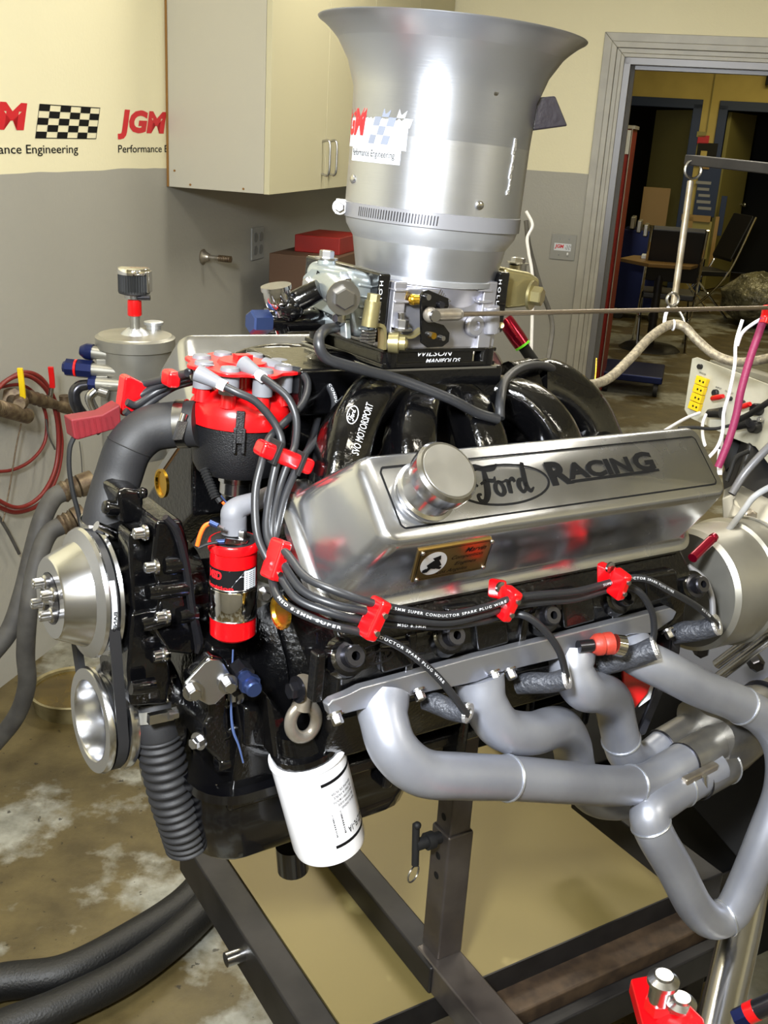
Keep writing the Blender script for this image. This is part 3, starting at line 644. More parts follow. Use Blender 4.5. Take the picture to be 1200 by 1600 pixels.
# ---------- valve covers
TU0, TU1 = .171, .722
for sg in (1, -1):
    B_ = -.012 if sg > 0 else -.05; rg = [rrect(-.106+B_, -.083, .083, TU0-.040, TU1+.03, .03, sg), rrect(-.097+B_, -.083, .083, TU0-.040, TU1+.03, .03, sg), rrect(-.0955+B_, -.074, .074, TU0-.031, TU1+.022, .026, sg),
          rrect(-.088+B_, -.067, .067, TU0-.026, TU1+.018, .024, sg), rrect(-.05, -.060, .060, TU0-.016, TU1+.011, .022, sg), rrect(-.012, -.0535, .0535, TU0-.005, TU1+.003, .02, sg),
          rrect(-.004, -.0515, .0515, TU0-.001, TU1, .018, sg), rrect(0, -.047, .047, TU0+.004, TU1-.004, .015, sg)]
    vc = build('valve_cover', MB().lofts(rg), m_cover, eng, angle=50, label=('polished cover with racing lettering on the near cylinder bank' if sg == 1 else 'polished cover on the far cylinder bank'))
    build('cover_gasket', MB().lofts([rrect(-.109+B_, -.0815, .0815, TU0-.038, TU1+.028, .03, sg), rrect(-.106+B_, -.0815, .0815, TU0-.038, TU1+.028, .03, sg)]), m_gasket, vc)
    if sg == 1: VC = vc
    # corner reliefs for the hold-down bolts
    for uu in ((.205,) if sg == 1 else (.205, .30)):
        pass
NB = (E2+E3).normalized(); SB = (E2-E3).normalized()           # bank normal, outward-down
tp = lambda u, a, h=.0006: bank(u, a, h)
def onTop(x, y):
    p = plane(x, y, bank(.4, 0, 0), NB); d = p-bank(.4, 0, 0); return .4+d.dot(E1), d.dot(SB)
mb = MB(); gr = [(TU0+.022, .036), (TU0+.018, .032), (TU0+.018, -.030), (TU0+.022, -.035), (TU1-.022, -.035), (TU1-.018, -.031), (TU1-.018, .032), (TU1-.022, .036)]
for i in range(8):
    a, b = gr[i], gr[(i+1) % 8]; mb.ribbon([a, b], .0011, e(0, .265, .35)+NB*.0005, E1, SB, 1)
build('engraved_border', mb, m_ink, VC, flat=True)
ou, oa = onTop(787, 757); ox0, _ = onTop(714, 763); ox1, _ = onTop(858, 748)
ow = (ox1-ox0)/2; oh = .0245
oc = bank(ou, oa, .0006); ell = [(cos(2*pi*i/40)*ow, sin(2*pi*i/40)*oh) for i in range(41)]
build('engraved_oval', MB().ribbon(ell, .0013, oc, E1, -SB, 1), m_ink, VC, flat=True)
build('script_lettering', ford(MB(), oc, E1, -SB*.92, ow*1.22, 1.45), m_ink, VC, flat=True)
a0u, a0a = onTop(863, 757); a1u, a1a = onTop(1028, 733)
mb = MB().txt('R', bank(a0u, a0a+.002, .0006), E1, -SB, .031, .036, 0, .045)
mb.txt('ACIN', bank(a0u+.030, a0a-.003, .0006), E1, -SB, .022, (a1u-a0u)*.60, 0, .045)
mb.txt('G', bank(a0u+.032+(a1u-a0u)*.62, a0a-.002, .0006), E1, -SB, .027, (a1u-a0u)*.20, 0, .045)
mb.ribbon([(a0u+.03, -a0a+.0005), (a1u-.002, -a0a+.0015)], .0018, e(0, .265, .35)+NB*.0006, E1, -SB, 1)
build('racing_lettering', mb, m_ink, VC, flat=True)
bu, ba = onTop(654, 778); c = bank(bu, ba, 0)
br = build('breather_cap', MB().lathe(c, NB, [(0, .0295), (.006, .0295), (.008, .033), (.012, .0345), (.016, .0345), (.018, .031), (.020, .0305), (.036, .0305), (.040, .0345), (.049, .0355), (.0565, .0355), (.0605, .0325), (.0605, .030)], 56), m_alu, VC)
build('cap_insert', MB().lathe(c, NB, [(.0600, .0298), (.0612, .0298)], 56), m_coverdull, br)
# maker's plate on the outer side face
pA, pB_, pC = bank(.3, .0535, -.012), bank(.6, .0535, -.012), bank(.3, .060, -.05)
sn = (pB_-pA).cross(pC-pA).normalized(); sn = sn if sn.dot(E2) > 0 else -sn
cor = [plane(x, y, pA+sn*.0025, sn) for x, y in ((655, 861), (769, 842), (758, 888), (643, 910))]
o = cor[3]; xd = (cor[2]-cor[3]); W = xd.length; xd.normalize(); yd = (cor[0]-cor[3]); H = yd.length; yd.normalize()
pl_ = build('badge_plate', MB().prism(cor, -sn*.0025), m_brassplate, VC, label='small brass maker plate')
mb = MB(); q = lambda x, y: o+xd*(x*W)+yd*(y*H)+sn*.0004
bp = [(.03, .06), (.97, .06), (.97, .94), (.03, .94)]
for i in range(4): mb.ribbon([(bp[i][0]*W, bp[i][1]*H), (bp[(i+1) % 4][0]*W, bp[(i+1) % 4][1]*H)], .0005, o+sn*.0004, xd, yd, 1)
for k, (tx, xx, ww) in enumerate((('Marvin', .62, .28), ('Competition', .46, .42), ('Engines', .52, .30), ('Los Angeles', .30, .42))):
    mb.txt(tx, q(xx, .70-.2*k), xd, yd, H*.15, W*ww, .45, .002)
build('plate_lettering', mb, m_ink, pl_, flat=True)
build('white_disc', MB().add([q(.23+.17*cos(2*pi*i/30), .52+.36*sin(2*pi*i/30)) for i in range(30)], [tuple(range(30))]), m_white, pl_, flat=True)
q2 = lambda x, y: q(x, y)+sn*.0004
mb = MB()
for poly in ([(.20, .70), (.30, .76), (.31, .62), (.24, .60)], [(.22, .62), (.29, .62), (.34, .44), (.26, .34), (.17, .40), (.14, .50)], [(.12, .30), (.16, .26), (.22, .40), (.17, .44)], [(.10, .36), (.14, .40), (.18, .32), (.14, .26), (.10, .28)], [(.26, .36), (.33, .30), (.35, .36), (.30, .42)]):
    mb.add([q2(*p) for p in poly], [tuple(range(len(poly)))])
build('engraved_figure', mb, m_ink, pl_, flat=True)
for a, b in ((.05, .08), (.95, .08), (.95, .92), (.05, .92)): build('rivet', MB().ball(q(a, b), .0028), m_bolt, pl_)
# hold-down tabs and red anodised studs along the lower rail
mb = MB()
for x, y in ((960, 895), (715, 940)):
    c = EV(x, y, .262); mb.bar(c-SB*.0, c+(NB*.03-E1*.0), .012, .004)
c = EV(1082, 872, .245); d = (EV(1117, 838, .235)-c)
build('red_stud', MB().lathe(c, d, [(0, .007), (d.length*.8, .007), (d.length*.82, .0055), (d.length*.88, .0055), (d.length*.9, .007), (d.length, .006)], 18), m_reddk, VC, label='red anodised stud')

# ---------- intake manifold
im = build('intake_manifold', MB().eb((.27, .74), (-.12, .12), (.20, .335)).loft([e(.30, -.09, .33), e(.60, -.09, .33), e(.60, .09, .33), e(.30, .09, .33)], [e(.345, -.085, .41), e(.53, -.085, .41), e(.53, .085, .41), e(.345, .085, .41)]), m_black, eng, bevel=.008)
mb = MB(); u0_, u1_ = pxu(598, 600, .085), pxu(776, 600, .085); wT = pxw(690, 573, .085); wB = pxw(690, 622, .085)
mb.eb((u0_-.01, u1_+.005), (-.088, .088), (wB, wT)); mb.eb((u0_-.10, u0_), (-.075, .06), (wB-.02, wT-.004))
build('plenum', mb, m_black, im, bevel=.004)
sec = [(cos(t)*abs(cos(t))**-.45 if abs(cos(t)) > .01 else 0, sin(t)*abs(sin(t))**-.45 if abs(sin(t)) > .01 else 0) for t in [2*pi*(i+.5)/16 for i in range(16)]]
def runner(pts, r, sg):
    P_ = [EV(x, y, v) for x, y, v in pts]
    if sg < 0: P_ = [e(loc(p)[0], -loc(p)[1], loc(p)[2]) for p in P_]
    build('runner', MB().tube(P_, r, sec=[(a*1.0, b*1.0) for a, b in sec], sub=6, ref=E1), m_black, im, angle=50)
RUN = [([(640, 606, .06), (585, 622, .10), (548, 665, .13), (530, 730, .15), (520, 800, .16)], [.024, .026, .028, .029, .029]),
       ([(672, 618, .07), (650, 645, .11), (640, 690, .14), (640, 760, .16)], [.022, .026, .028, .028]),
       ([(715, 618, .07), (735, 645, .11), (752, 690, .14), (765, 760, .16)], [.022, .026, .028, .028]),
       ([(755, 612, .06), (820, 630, .10), (862, 675, .13), (885, 740, .15)], [.024, .027, .029, .029])]
for pts, r in RUN:
    for sg in (1, -1): runner(pts, r, sg)
# big rear runner arc and front water crossover
mb = MB().tube([EV(790, 602, .0), EV(850, 600, .0), EV(905, 640, .02), EV(935, 700, .04)], [.03, .034, .036, .036], sec=sec, ref=E1)
build('runner', mb, m_black, im, angle=50)
mb = MB().tube([EV(470, 590, .0), EV(520, 582, .0), EV(560, 590, .02), EV(600, 600, .03)], [.02, .028, .03, .03], sec=sec, ref=E3)
build('water_crossover', mb, m_black, im, angle=50)
mb = MB()
ebp(mb, 455, 520, 600, 700, .03, -.06); build('thermostat_housing', mb, m_black, im, bevel=.012)
# script on the first runner
p0, p1 = EV(560, 712, .180), EV(583, 634, .157); xd = (p1-p0); Lr = xd.length; xd.normalize(); nn = (E2+E3*.25-E1*.35); nn = (nn-xd*nn.dot(xd)).normalized(); yd = nn.cross(xd)
build('white_lettering', MB().txt('SVO MOTORSPORT', p0, xd, yd, .0085, Lr*1.02, 0, .0), m_wink, im, flat=True)
p2 = EV(551, 648, .172); mb = MB().ribbon([(cos(2*pi*i/24)*.0105, sin(2*pi*i/24)*.0062) for i in range(25)], .0005, p2, xd, yd, 1); ford(mb, p2, xd, yd, .013, 1)
build('white_oval', mb, m_wink, im, flat=True)
# breather pipes at the rear of the manifold
for x0, y0, x1, y1 in ((843, 588, 835, 630), (877, 605, 868, 650)):
    build('vacuum_fitting', MB().lathe(EV(x1, y1, -.02), EV(x0, y0, -.02)-EV(x1, y1, -.02), [(0, .013), (.03, .012), (.04, .0145), (.05, .0145)], 20), m_black, im)
    build('fitting_cap', MB().cyl(EV(x0, y0+1, -.02), EV(x0, y0-2, -.02), .010), m_bolt, im)

# ---------- water pump, pulleys, belt, front details
wp = build('water_pump', MB().lathe(e(-.005, 0, .16), E1, [(0, .022), (.02, .026), (.05, .030), (.06, .05), (.075, .06), (.10, .062)], 32), m_black, eng, angle=40)
mb = MB()
slab(mb, [(202, 835), (214, 830), (228, 850), (245, 910), (255, 975), (250, 1010), (235, 1030), (215, 1000), (205, 940)], .07, .035)      # angled front casting
slab(mb, [(245, 815), (285, 812), (296, 850), (300, 905), (308, 960), (312, 1010), (300, 1025), (262, 1020), (240, 985), (250, 930), (238, 880)], .09, .0)
slab(mb, [(205, 960), (250, 950), (262, 985), (268, 1060), (262, 1100), (205, 1105), (200, 1050)], .075, -.02)
build('pump_casting', mb, m_black, wp, bevel=.008, seg=3)
mb = MB()
slab(mb, [(182, 770), (196, 763), (224, 765), (228, 800), (222, 818), (192, 822), (186, 800)], .03, -.03)
mb.cyl(EV(160, 792, .02), EV(190, 795, .02), R_(12, EV(170, 790, .02)))
mb.cyl(EV(215, 770, .03), EV(230, 771, .03), .007)
build('upper_boss', mb, m_black, wp, bevel=.006)
for (x0, y0, x1, y1, v, r) in ((240, 826, 272, 822, .08, 14), (255, 882, 288, 878, .085, 17), (232, 925, 290, 917, .09, 14), (222, 975, 262, 965, .09, 13), (175, 915, 200, 912, .03, 20), (238, 1025, 262, 1022, .08, 12), (205, 1075, 240, 1070, .09, 12), (280, 962, 305, 957, .09, 14)):
    a, b = EV(x0, y0, v), EV(x1, y1, v); build('bolt_boss', MB().lathe(a, b-a, [(-.001, R_(r, a)*.9), (.003, R_(r, a)), ((b-a).length, R_(r, a)*1.06)], 24), m_black, wp)
for x, y, v in ((228, 832, .085), (245, 885, .09), (262, 962, .1), (258, 1022, .09)):
    c = EV(x, y, v); build('pump_bolt', MB().bolt12(c, -E1, .006, .014), m_bolt, wp)
mb = MB().tube([EV(258, 808, .095), EV(276, 830, .095), EV(290, 880, .095), EV(300, 950, .095), EV(310, 1000, .095), EV(308, 1020, .095)], [.004, .005, .005, .005, .006, .003], 8); build('gasket_edge', mb, m_dkbolt, wp)
# fan pulley: cone hub, rim with belt groove
pc = loc(EV(78, 935, 0)); uA = pxu(141, 935, 0); D = uA-pc[0]
oP = e(pc[0], 0, pc[2])
pul = build('fan_pulley', MB().lathe(oP, E1, [(0, .012), (0, .046), (.002, .048), (D*.60, .0595), (D*.66, .061), (D*.78, .0745), (D*.86, .0765), (D*.92, .0745), (D*.98, .064), (D*1.06, .064), (D*1.14, .0745), (D*1.22, .0765), (D*1.26, .0745), (D*1.26, .03)], 64), m_alu, eng, label='machined aluminium fan pulley with cone hub')
build('hub_recess', MB().lathe(oP, E1, [(-.0006, .012), (-.0006, .030)], 32, caps=False), m_dkbolt, pul)
for k in range(4):
    a = radians(35+90*k); c = oP+E2*cos(a)*.019+E3*sin(a)*.019; build('pulley_bolt', MB().bolt12(c, -E1, .006, .016), m_bolt, pul)
# crank pulley, two grooves
cpu = pxu(142, 1128, 0); r_ = .0655
ck = loc(EV(145, 1125, 0)); oK = e(ck[0]-.004, 0, ck[2])
crp = build('crank_pulley', MB().lathe(oK, E1, [(.06, .012), (.06, .049), (.0, .050), (0, .0635), (.004, r_), (.007, r_), (.014, .054), (.020, .054), (.027, r_), (.032, r_+.001), (.037, r_), (.044, .058), (.052, .058), (.060, r_+.004), (.066, r_+.004), (.068, .06), (.068, .02)], 64, caps=False), m_alu, eng, label='machined aluminium double groove crank pulley')
build('pulley_bore', MB().lathe(oK, E1, [(-.0004, .050), (.002, .0485), (.058, .0485)], 48, caps=False), m_alu, crp)
build('crank_bolt', MB().bolt12(oK+E1*.058, -E1, .011, .018), m_dkbolt, crp)
build('damper', MB().lathe(oK, E1, [(.07, .04), (.07, .072), (.074, .074), (.092, .074), (.096, .07), (.096, .03)], 48), m_black, crp)
# belt loop through both grooves
ub = loc(oP)[0]+D*1.02; gB = oK+E1*((ub-loc(oK)[0]))
ub2 = loc(oK)[0]+.017; c1 = (pc[2], .0675, ub-.003); c2 = (loc(oK)[2], .0575, ub2)
loop = []
for i in range(25): t = pi*i/24; loop.append(e(c1[2], cos(t)*c1[1], c1[0]+sin(t)*c1[1]))
for i in range(25): t = pi+pi*i/24; loop.append(e(c2[2], cos(t)*c2[1], c2[0]+sin(t)*c2[1]))
rings = []
for i, p in enumerate(loop):
    a, b = loop[i-1], loop[(i+1) % len(loop)]; t = (b-a).normalized(); o_ = t.cross(E1).normalized(); cc = e(0, 0, (c1[0]+c2[0])/2); 
    if o_.dot(p-e(loc(p)[0], 0, loc(p)[2])) < 0 and abs(loc(p)[1]) > .02: o_ = -o_
    ct = e(loc(p)[0], 0, c1[0] if i < 25 else c2[0]); o_ = (p-ct).normalized()
    rings.append([p+o_*.006+E1*.0065, p+o_*.006-E1*.0065, p-o_*.003-E1*.004, p-o_*.003+E1*.004])
mb = MB().lofts(rings+[rings[0]], caps=False); bl = build('drive_belt', mb, m_belt, eng)
f3 = lambda x, y: e(c1[2]-.0055+y, .0742*cos(.08-(x/.0742)) , c1[0]+.0742*sin(.08-(x/.0742)))
mb = MB(); mb.add([f3(-.035+.095*i/10, -.001+j*.011) for j in (0, 1) for i in range(11)], [(i, i+1, 12+i, 11+i) for i in range(10)])
build('belt_label', mb, m_sticker, bl, flat=True)
f4 = lambda x, y: e(c1[2]-.0055+.0045-y+.005, .0748*cos(.08-(x/.0748)), c1[0]+.0748*sin(.08-(x/.0748)))
build('belt_lettering', MB().txt('BANDO RPF', None, None, None, .0042, .05, 0, .02, f=lambda x, y: f4(x-.0, y)).txt('BANDO RPF', None, None, None, .0042, .05, 0, .02, f=lambda x, y: f4(x+.02, y-.0052)), m_ink, bl, flat=True)
# diamond block-off plate
vv = .16; pts = [(290, 1068), (320, 1036), (330, 1031), (343, 1032), (350, 1037), (366, 1065), (366, 1073), (336, 1101), (326, 1102), (298, 1087)]
bo = build('block_off_plate', MB().prism([EV(x, y, vv) for x, y in pts], -E2*.004), m_cover, eng, bevel=.001, label='polished diamond cover plate with two bolts')
for x, y in ((301, 1079), (356, 1068)): build('plate_bolt', MB().hexbolt(EV(x, y, vv), E2-E1*.2, .0075, .012), m_bolt, bo)
slab(mb := MB(), [(300, 1055), (330, 1024), (352, 1030), (370, 1065), (338, 1098), (310, 1090)], vv-.004, vv-.022); build('fuel_pump_boss', mb, m_black, eng, bevel=.005)
a, b = EV(378, 1052, .15), EV(398, 1079, .19); d = (b-a).normalized(); L_ = (b-a).length
bf = build('blue_fitting', MB().lathe(a+d*L_*.25, d, [(0, .009), (L_*.3, .009)], 20).lathe(a+d*L_*.5, d, [(0, .0125), (L_*.22, .0125)], 6).lathe(a+d*L_*.7, d, [(0, .0095), (L_*.25, .0095), (L_*.3, .008)], 20), m_blue, eng, label='blue anodised hose fitting')
build('fitting_nut', MB().lathe(a-d*.012, d, [(0, .013), (.022, .013)], 6), m_dkbolt, bf)
build('sealant_bead', MB().tube([EV(364, 1015, .128), EV(361, 1100, .135), EV(364, 1140, .14), EV(373, 1165, .145), EV(380, 1192, .15)], [.0010, .0013, .0018, .0014, .0010], 6), mat('blue_silicone', (62, 78, 116), .4), eng)
# lifting eye
vl = .20; eye = thing_part = MB()
eo = [(462, 1062), (474, 1054), (482, 1056), (486, 1078), (494, 1098), (501, 1122), (499, 1142), (489, 1156), (474, 1160), (459, 1153), (450, 1138), (444, 1118), (446, 1103), (462, 1086), (461, 1072)]
ei = [(471, 1108), (480, 1112), (484, 1126), (483, 1138), (475, 1142), (465, 1139), (459, 1128), (458, 1116), (463, 1109)]
Pc = [EV(474+20*sin(2*pi*i/12)+3*cos(2*pi*i/12), 1127-25*cos(2*pi*i/12), vl) for i in range(12)]
ey = build('lifting_eye', MB().tube(Pc+[Pc[0], Pc[1]], .0062, 14, 6, sec=[(cos(t), sin(t)*1.25) for t in [2*pi*i/14 for i in range(14)]], ref=E2, caps=False), m_iron, eng, angle=60, label='forged steel lifting eye')
build('shank', MB().tube([EV(470, 1106, vl), EV(474, 1088, vl), EV(475, 1072, vl), EV(474, 1060, vl)], [.013, .0105, .0100, .0105], 14, 6, sec=[(cos(t)*1.0, sin(t)*.8) for t in [2*pi*i/14 for i in range(14)]], ref=E2), m_iron, ey, angle=60)
build('eye_bolt', MB().hexbolt(EV(466, 1077, vl), -E1, .010, .012), m_dkbolt, ey)

# ---------- bellhousing, flywheel parts at the rear
bh = build('bellhousing', MB().prism(*sect([(-.22, -.10), (.22, -.10), (.25, .05), (.24, .16), (.12, .27), (-.12, .27), (-.24, .16), (-.25, .05)], .735, .76)), m_dkbolt, eng, bevel=.004)
lb = .80
# ================================================================== ACCESSORIES
# ---------- air horn
HU = .413; hc = e(HU, 0, .541)
horn = thing('air_horn', 'tall flared spun aluminium air horn standing on the carburetor', 'air intake', hc, rot=ROTE)
HP = [(.0, 0.0919), (.006, 0.0923), (.008, 0.0893), (.026, 0.0885), (.036, 0.0908), (.050, 0.1009), (.060, 0.1073), (.072, 0.1101)]
HP2 = [(.072, 0.1106), (.10, 0.1108), (.17, 0.1103), (.20, 0.1109), (.226, 0.1148), (.246, 0.1221), (.262, 0.1308), (.275, 0.1409), (.285, 0.1518), (.2915, 0.1624), (.2935, 0.1634), (.2935, 0.1622), (.286, 0.1503), (.275, 0.1394), (.25, 0.1224), (.22, 0.1123), (.1, 0.1084), (.0, 0.0882)]
build('lower_adapter', MB().lathe(hc, E3, HP+[(.072, 0.1083), (.03, 0.0879), (.0, 0.0860)], 96, caps=False), m_hornin, horn, angle=50)
oc_ = [V((h, r_2, 0)) for h, r_2 in HP2 if True][:11]
kb = HP2[0][1]
outer = [(.072, kb), (.09, kb), (.12, kb), (.15, kb)]+[(p.x, p.y) for p in spline([V((.18, kb, 0)), V((.205, kb+.0002, 0)), V((.226, kb+.0022, 0)), V((.244, kb+.0075, 0)), V((.260, kb+.0165, 0)), V((.275, kb+.029, 0)), V((.286, kb+.0415, 0)), V((.2915, kb+.0500, 0)), V((.2932, kb+.0515, 0))], .1, 5)[0]]
HP2 = outer+[(.2932, kb+.0500), (.286, kb+.038), (.272, kb+.026), (.25, kb+.012), (.22, kb+.002), (.1, kb-.0025), (.0, .0890)]
build('bell', MB().lathe(hc, E3, HP2, 96, caps=False), m_horn, horn, angle=50)
hN = (CAM-hc); hN = (hN-E3*hN.dot(E3)).normalized(); hR = E3.cross(hN).normalized(); hR = hR if hR.dot(CR) > 0 else -hR
hp = lambda ang, r, h: hc+(hN*cos(ang)+hR*sin(ang))*r+E3*h
bnd = build('clamp_band', MB().lathe(hc, E3, [(.068, 0.1107), (.0685, 0.1118), (.0855, 0.1118), (.086, 0.1107)], 96, caps=False), m_steelframe, horn)
mb = MB()
for i in range(30):
    a = radians(-52)+i*radians(1.9)
    mb.add([hp(a+dx, 0.1121, .0715+dz) for dx, dz in ((0, 0), (.012, 0), (.018, .011), (.006, .011))], [(0, 1, 2, 3)])
build('worm_slots', mb, m_dkbolt, bnd, flat=True)
c = hp(radians(-84), .115, .078); build('clamp_screw', MB().cyl(c-hN*.018, c+hN*.018, .006).hexbolt(c+hN*.018, hN, .006, .008).box(c, hN, hR, E3, (.022, .012, .018)), m_bolt, bnd)
def sinpx(x, cx=690, r=148): return math.asin(max(-1, min(1, (x-cx)/r)))
for x, y in ((557, 124), (769, 140), (752, 308), (547, 284)):
    a = sinpx(x, 697-(y-100)*.085, 149); hh = (435-y)*.000744+.006
    rr_ = 0.1107
    cc = hp(a, rr_, hh-(.01*(1-cos(a)))); dd = (cc-hp(a, 0, hh)).normalized(); dd = hN*cos(a)+hR*sin(a)
    build('screw', MB().lathe(cc, dd, [(0, .0055), (.0015, .0052), (.003, .003)], 16), m_bolt, horn)
st0 = radians(-91)
def hf(x, y, r=0.1115): return hp(st0+x/.1476, r-(0 if y < .03 else 0), .152+y)
t = horn
g = MB(); n_ = 24; Wd = .195
g.add([hf(-.012+Wd*i/n_, (.047 if j else -.002), 0.1112) for j in (0, 1) for i in range(n_+1)], [(i, i+1, n_+2+i, n_+1+i) for i in range(n_)])
g.add([hf(.055+(Wd-.075)*i/n_, (-.002 if j else -.018), 0.1112) for j in (0, 1) for i in range(n_+1)], [(i, i+1, n_+2+i, n_+1+i) for i in range(n_)])
dec = build('racing_sticker', g, m_sticker, horn, flat=True, label='silver sticker with red letters and faded checkered flag')
W_, H_ = .098, .040
build('sticker_letters', MB().txt('JGM', None, None, None, H_, W_, .15, .045, f=lambda x, y: hf(x, y+.002, 0.1116)), m_rink, dec, flat=True)
mb = MB(); mb2 = MB()
for j in range(4):
    for i in range(5):
        if (i+j) % 2 == 0:
            k = [(W_+.010+i*.014+.004*j+a, .003+j*.010+b) for a, b in ((0, 0), (.014, 0), (.018, .010), (.004, .010))]
            (mb2 if i >= 3 else mb).add([hf(a, b, 0.1116) for a, b in k], [(0, 1, 2, 3)])
build('faded_flag', mb, mat('faded_grey_print', (118, 124, 138), .5, .1), dec, flat=True); build('dark_flag', mb2, m_gink, dec, flat=True)
build('sticker_tagline', MB().txt('Performance Engineering', None, None, None, .010, .105, 0, .004, f=lambda x, y: hf(x+.060, y-.014, 0.1116)), m_ink, dec, flat=True)
mb = MB(); rr = random.Random(5); pr = None
for i in range(14):
    a = radians(52)+rr.uniform(-.01, .01); cpt = hp(a, 0.1110, .175-.0045*i); wdt = rr.uniform(.002, .005)
    mb.box(cpt, (hN*-sin(a)+hR*cos(a)), hN*cos(a)+hR*sin(a), E3, (wdt, .0016, .0048))
build('glue_streak', mb, m_sleevein, horn)
fl = [hp(radians(84), .110, .190), hp(radians(84), .111, .228), hp(radians(86), .132, .232), hp(radians(88), .152, .200)]
fo = MB().prism(fl, hN*.006); build('tape_flap', fo, m_tape, horn, bevel=.002, label='black tape flap')
# ---------- carburetor
carb = thing('carburetor', 'large four barrel carburetor with grey front and gold rear float bowls', 'carburetor', e(HU, 0, .44), rot=ROTE)
mb = MB(); ebp(mb, 606, 777, 452, 548, .078, -.078)
mb.lathe(e(HU, 0, .49), E3, [(0, .066), (.03, .080), (.048, .087), (.050, .0875), (.050, .07)], 64)
for x in (622, 762): ebp(mb, x-10, x+10, 440, 548, .084, .06)
bd = build('main_body', mb, m_alucast, carb, bevel=.006, seg=3)
for y in (452, 470):
    for xa in (618, 748): build('rib', ebp(MB(), xa, xa+22, y, y+4, .088, .07), m_alucast, bd, bevel=.0015)
c = EV(740, 508, .079); build('round_plug', MB().lathe(c, E2, [(0, .0145), (.004, .0145), (.006, .012), (.006, .006), (.003, .005)], 28), m_alucast, bd)
build('cast_numbers', MB().txt('|||||||', EV(683, 462, .0795), E1, E3, .008, .03, .3, .01).txt('4500', EV(690, 472, .0795), E1, E3, .006, .03, 0, .02), m_bolt, bd, flat=True)
mb = MB().cyl(EV(766, 520, .082), EV(766, 478, .082), .012); build('stud_boss', mb, m_alucast, bd, bevel=.002)
build('stud_nut', MB().hexbolt(EV(768, 512, .082), E3, .0075, .01).cyl(EV(768, 505, .082), EV(768, 488, .082), .0035), m_bolt, bd)
for x0, x1, y0, y1, v in ((589, 607, 427, 535, .082), (776, 792, 425, 520, .082)):
    mbk = build('metering_block', ebp(MB(), x0, x1, y0, y1, v, -.082), m_black, carb, bevel=.003, label='black metering block')
    c = EV((x0+x1)/2-2, (y0+y1)/2+20, v+.0006)
    build('block_lettering', MB().txt('HOLLEY', EV((x0+x1)/2-4, y0+12, v+.0006), -E3, E1, .0048, .046, 0, .01, space=1.5), m_wink, mbk, flat=True)
    build('block_screw', MB().cyl(EV((x0+x1)/2-1, y1-12, v), EV((x0+x1)/2-1, y1-12, v+.003), .004), m_gold, mbk)
# front bowl
fb = build('front_float_bowl', slab(MB(), [(548, 420), (588, 430), (591, 470), (591, 532), (552, 528), (546, 500), (542, 440)], .066, -.03), m_zinc, carb, bevel=.012, seg=4, label='grey zinc float bowl')
mb = MB()
for i in range(5):
    a = EV(560, 445+17*i, .0665); b = EV(584, 449+17*i, .0665); mb.bar(a, b, .004, .004, up=E2)
ufb = pxu(545, 470, .066); FU = lambda x, y, q=0: EU(x, y, ufb-q)
a, b = FU(505, 440, -.01), FU(536, 463, .03); mb.cyl(a, b, .019, .016)
mb.prism([FU(*p) for p in ((486, 432), (500, 418), (545, 425), (548, 500), (500, 480), (482, 462))], -E1*.012)
mb.cyl(FU(511, 430, -.012), FU(510, 406, -.012), .011)
mb.prism([FU(*p) for p in ((495, 478), (548, 500), (550, 530), (500, 505))], -E1*.008)
build('bowl_rib', mb, m_zinc, fb, bevel=.002)
c = FU(536, 465, .032); dd = (b-a).normalized(); build('sight_plug', MB().hexbolt(c, dd, .0125, .012), m_brass if False else m_bolt, fb)
build('vent_plug', MB().hexbolt(FU(510, 405, -.012), E3, .009, .010), m_bolt, fb)
for x, y in ((541, 440), (533, 497), (486, 443), (489, 492)): build('bowl_screw', MB().lathe(FU(x, y, .010), -E1+E2*.2, [(0, .009), (.006, .0085), (.010, .005)], 6), m_bolt, fb)
build('bowl_marking', MB().txt('5.5', FU(492, 434, .0125), (E2*.9-E3*.3), (E3*.95+E2*.3), .010, .02, 0, .02).txt('Holley', FU(503, 492, .0085), (E2*.95-E3*.2), E3, .010, .036, 0, .03), m_ink, fb, flat=True)
# rear bowl
rb = build('rear_float_bowl', slab(MB(), [(790, 418), (830, 426), (846, 436), (842, 478), (790, 484)], .06, -.06), m_gold, carb, bevel=.006, seg=3, label='gold coloured float bowl')
build('sight_plug', MB().hexbolt(EV(829, 461, .062), (E2+E1*.5).normalized(), .0125, .016), m_gold, rb)
build('vent_plug', MB().cyl(EV(809, 425, .0), EV(809, 412, .0), .012).hexbolt(EV(809, 412, .0), E3, .010, .008), m_bolt, rb)
# accelerator linkage
mb = MB(); vk = .100
lk = [(658, 462), (662, 455), (670, 453), (701, 466), (702, 478), (697, 488), (681, 487), (678, 503), (694, 508), (703, 520), (702, 534), (692, 542), (668, 543), (659, 536)]
th_ = build('throttle_lever', MB().prism([EV(x, y, vk) for x, y in lk], -E2*.004), m_black, carb, bevel=.001, label='black throttle lever')
for x, y, r, m in ((667, 464, .0035, m_bolt), (675, 524, .004, m_brass), (690, 528, .003, m_bolt), (670, 522, .0025, m_bolt), (688, 476, .004, m_dkbolt)):
    build('lever_pin', MB().cyl(EV(x, y, vk), EV(x, y, vk)+E2*.004, r), m, th_)
build('shaft_end', MB().cyl(EV(645, 468, .085), EV(660, 468, .095), .006).ball(EV(645, 468, .085), .007), m_brass, th_)
mb = MB(); a = EV(583, 470, .10); b = EV(577, 510, .10); mb.cyl(b, a, .0095).lathe(a, a-b, [(0, .0075), (.008, .0075)], 6)
pa = build('pump_arm', mb, m_gold, carb, label='gold accelerator pump lever')
build('pump_spring', MB().tube([b+(a-b).normalized()*(-.004-.0012*i/2)+E1*cos(i*pi/3)*.009+E2*sin(i*pi/3)*.009 for i in range(26)], .0013, 6, 1), m_bolt, pa)
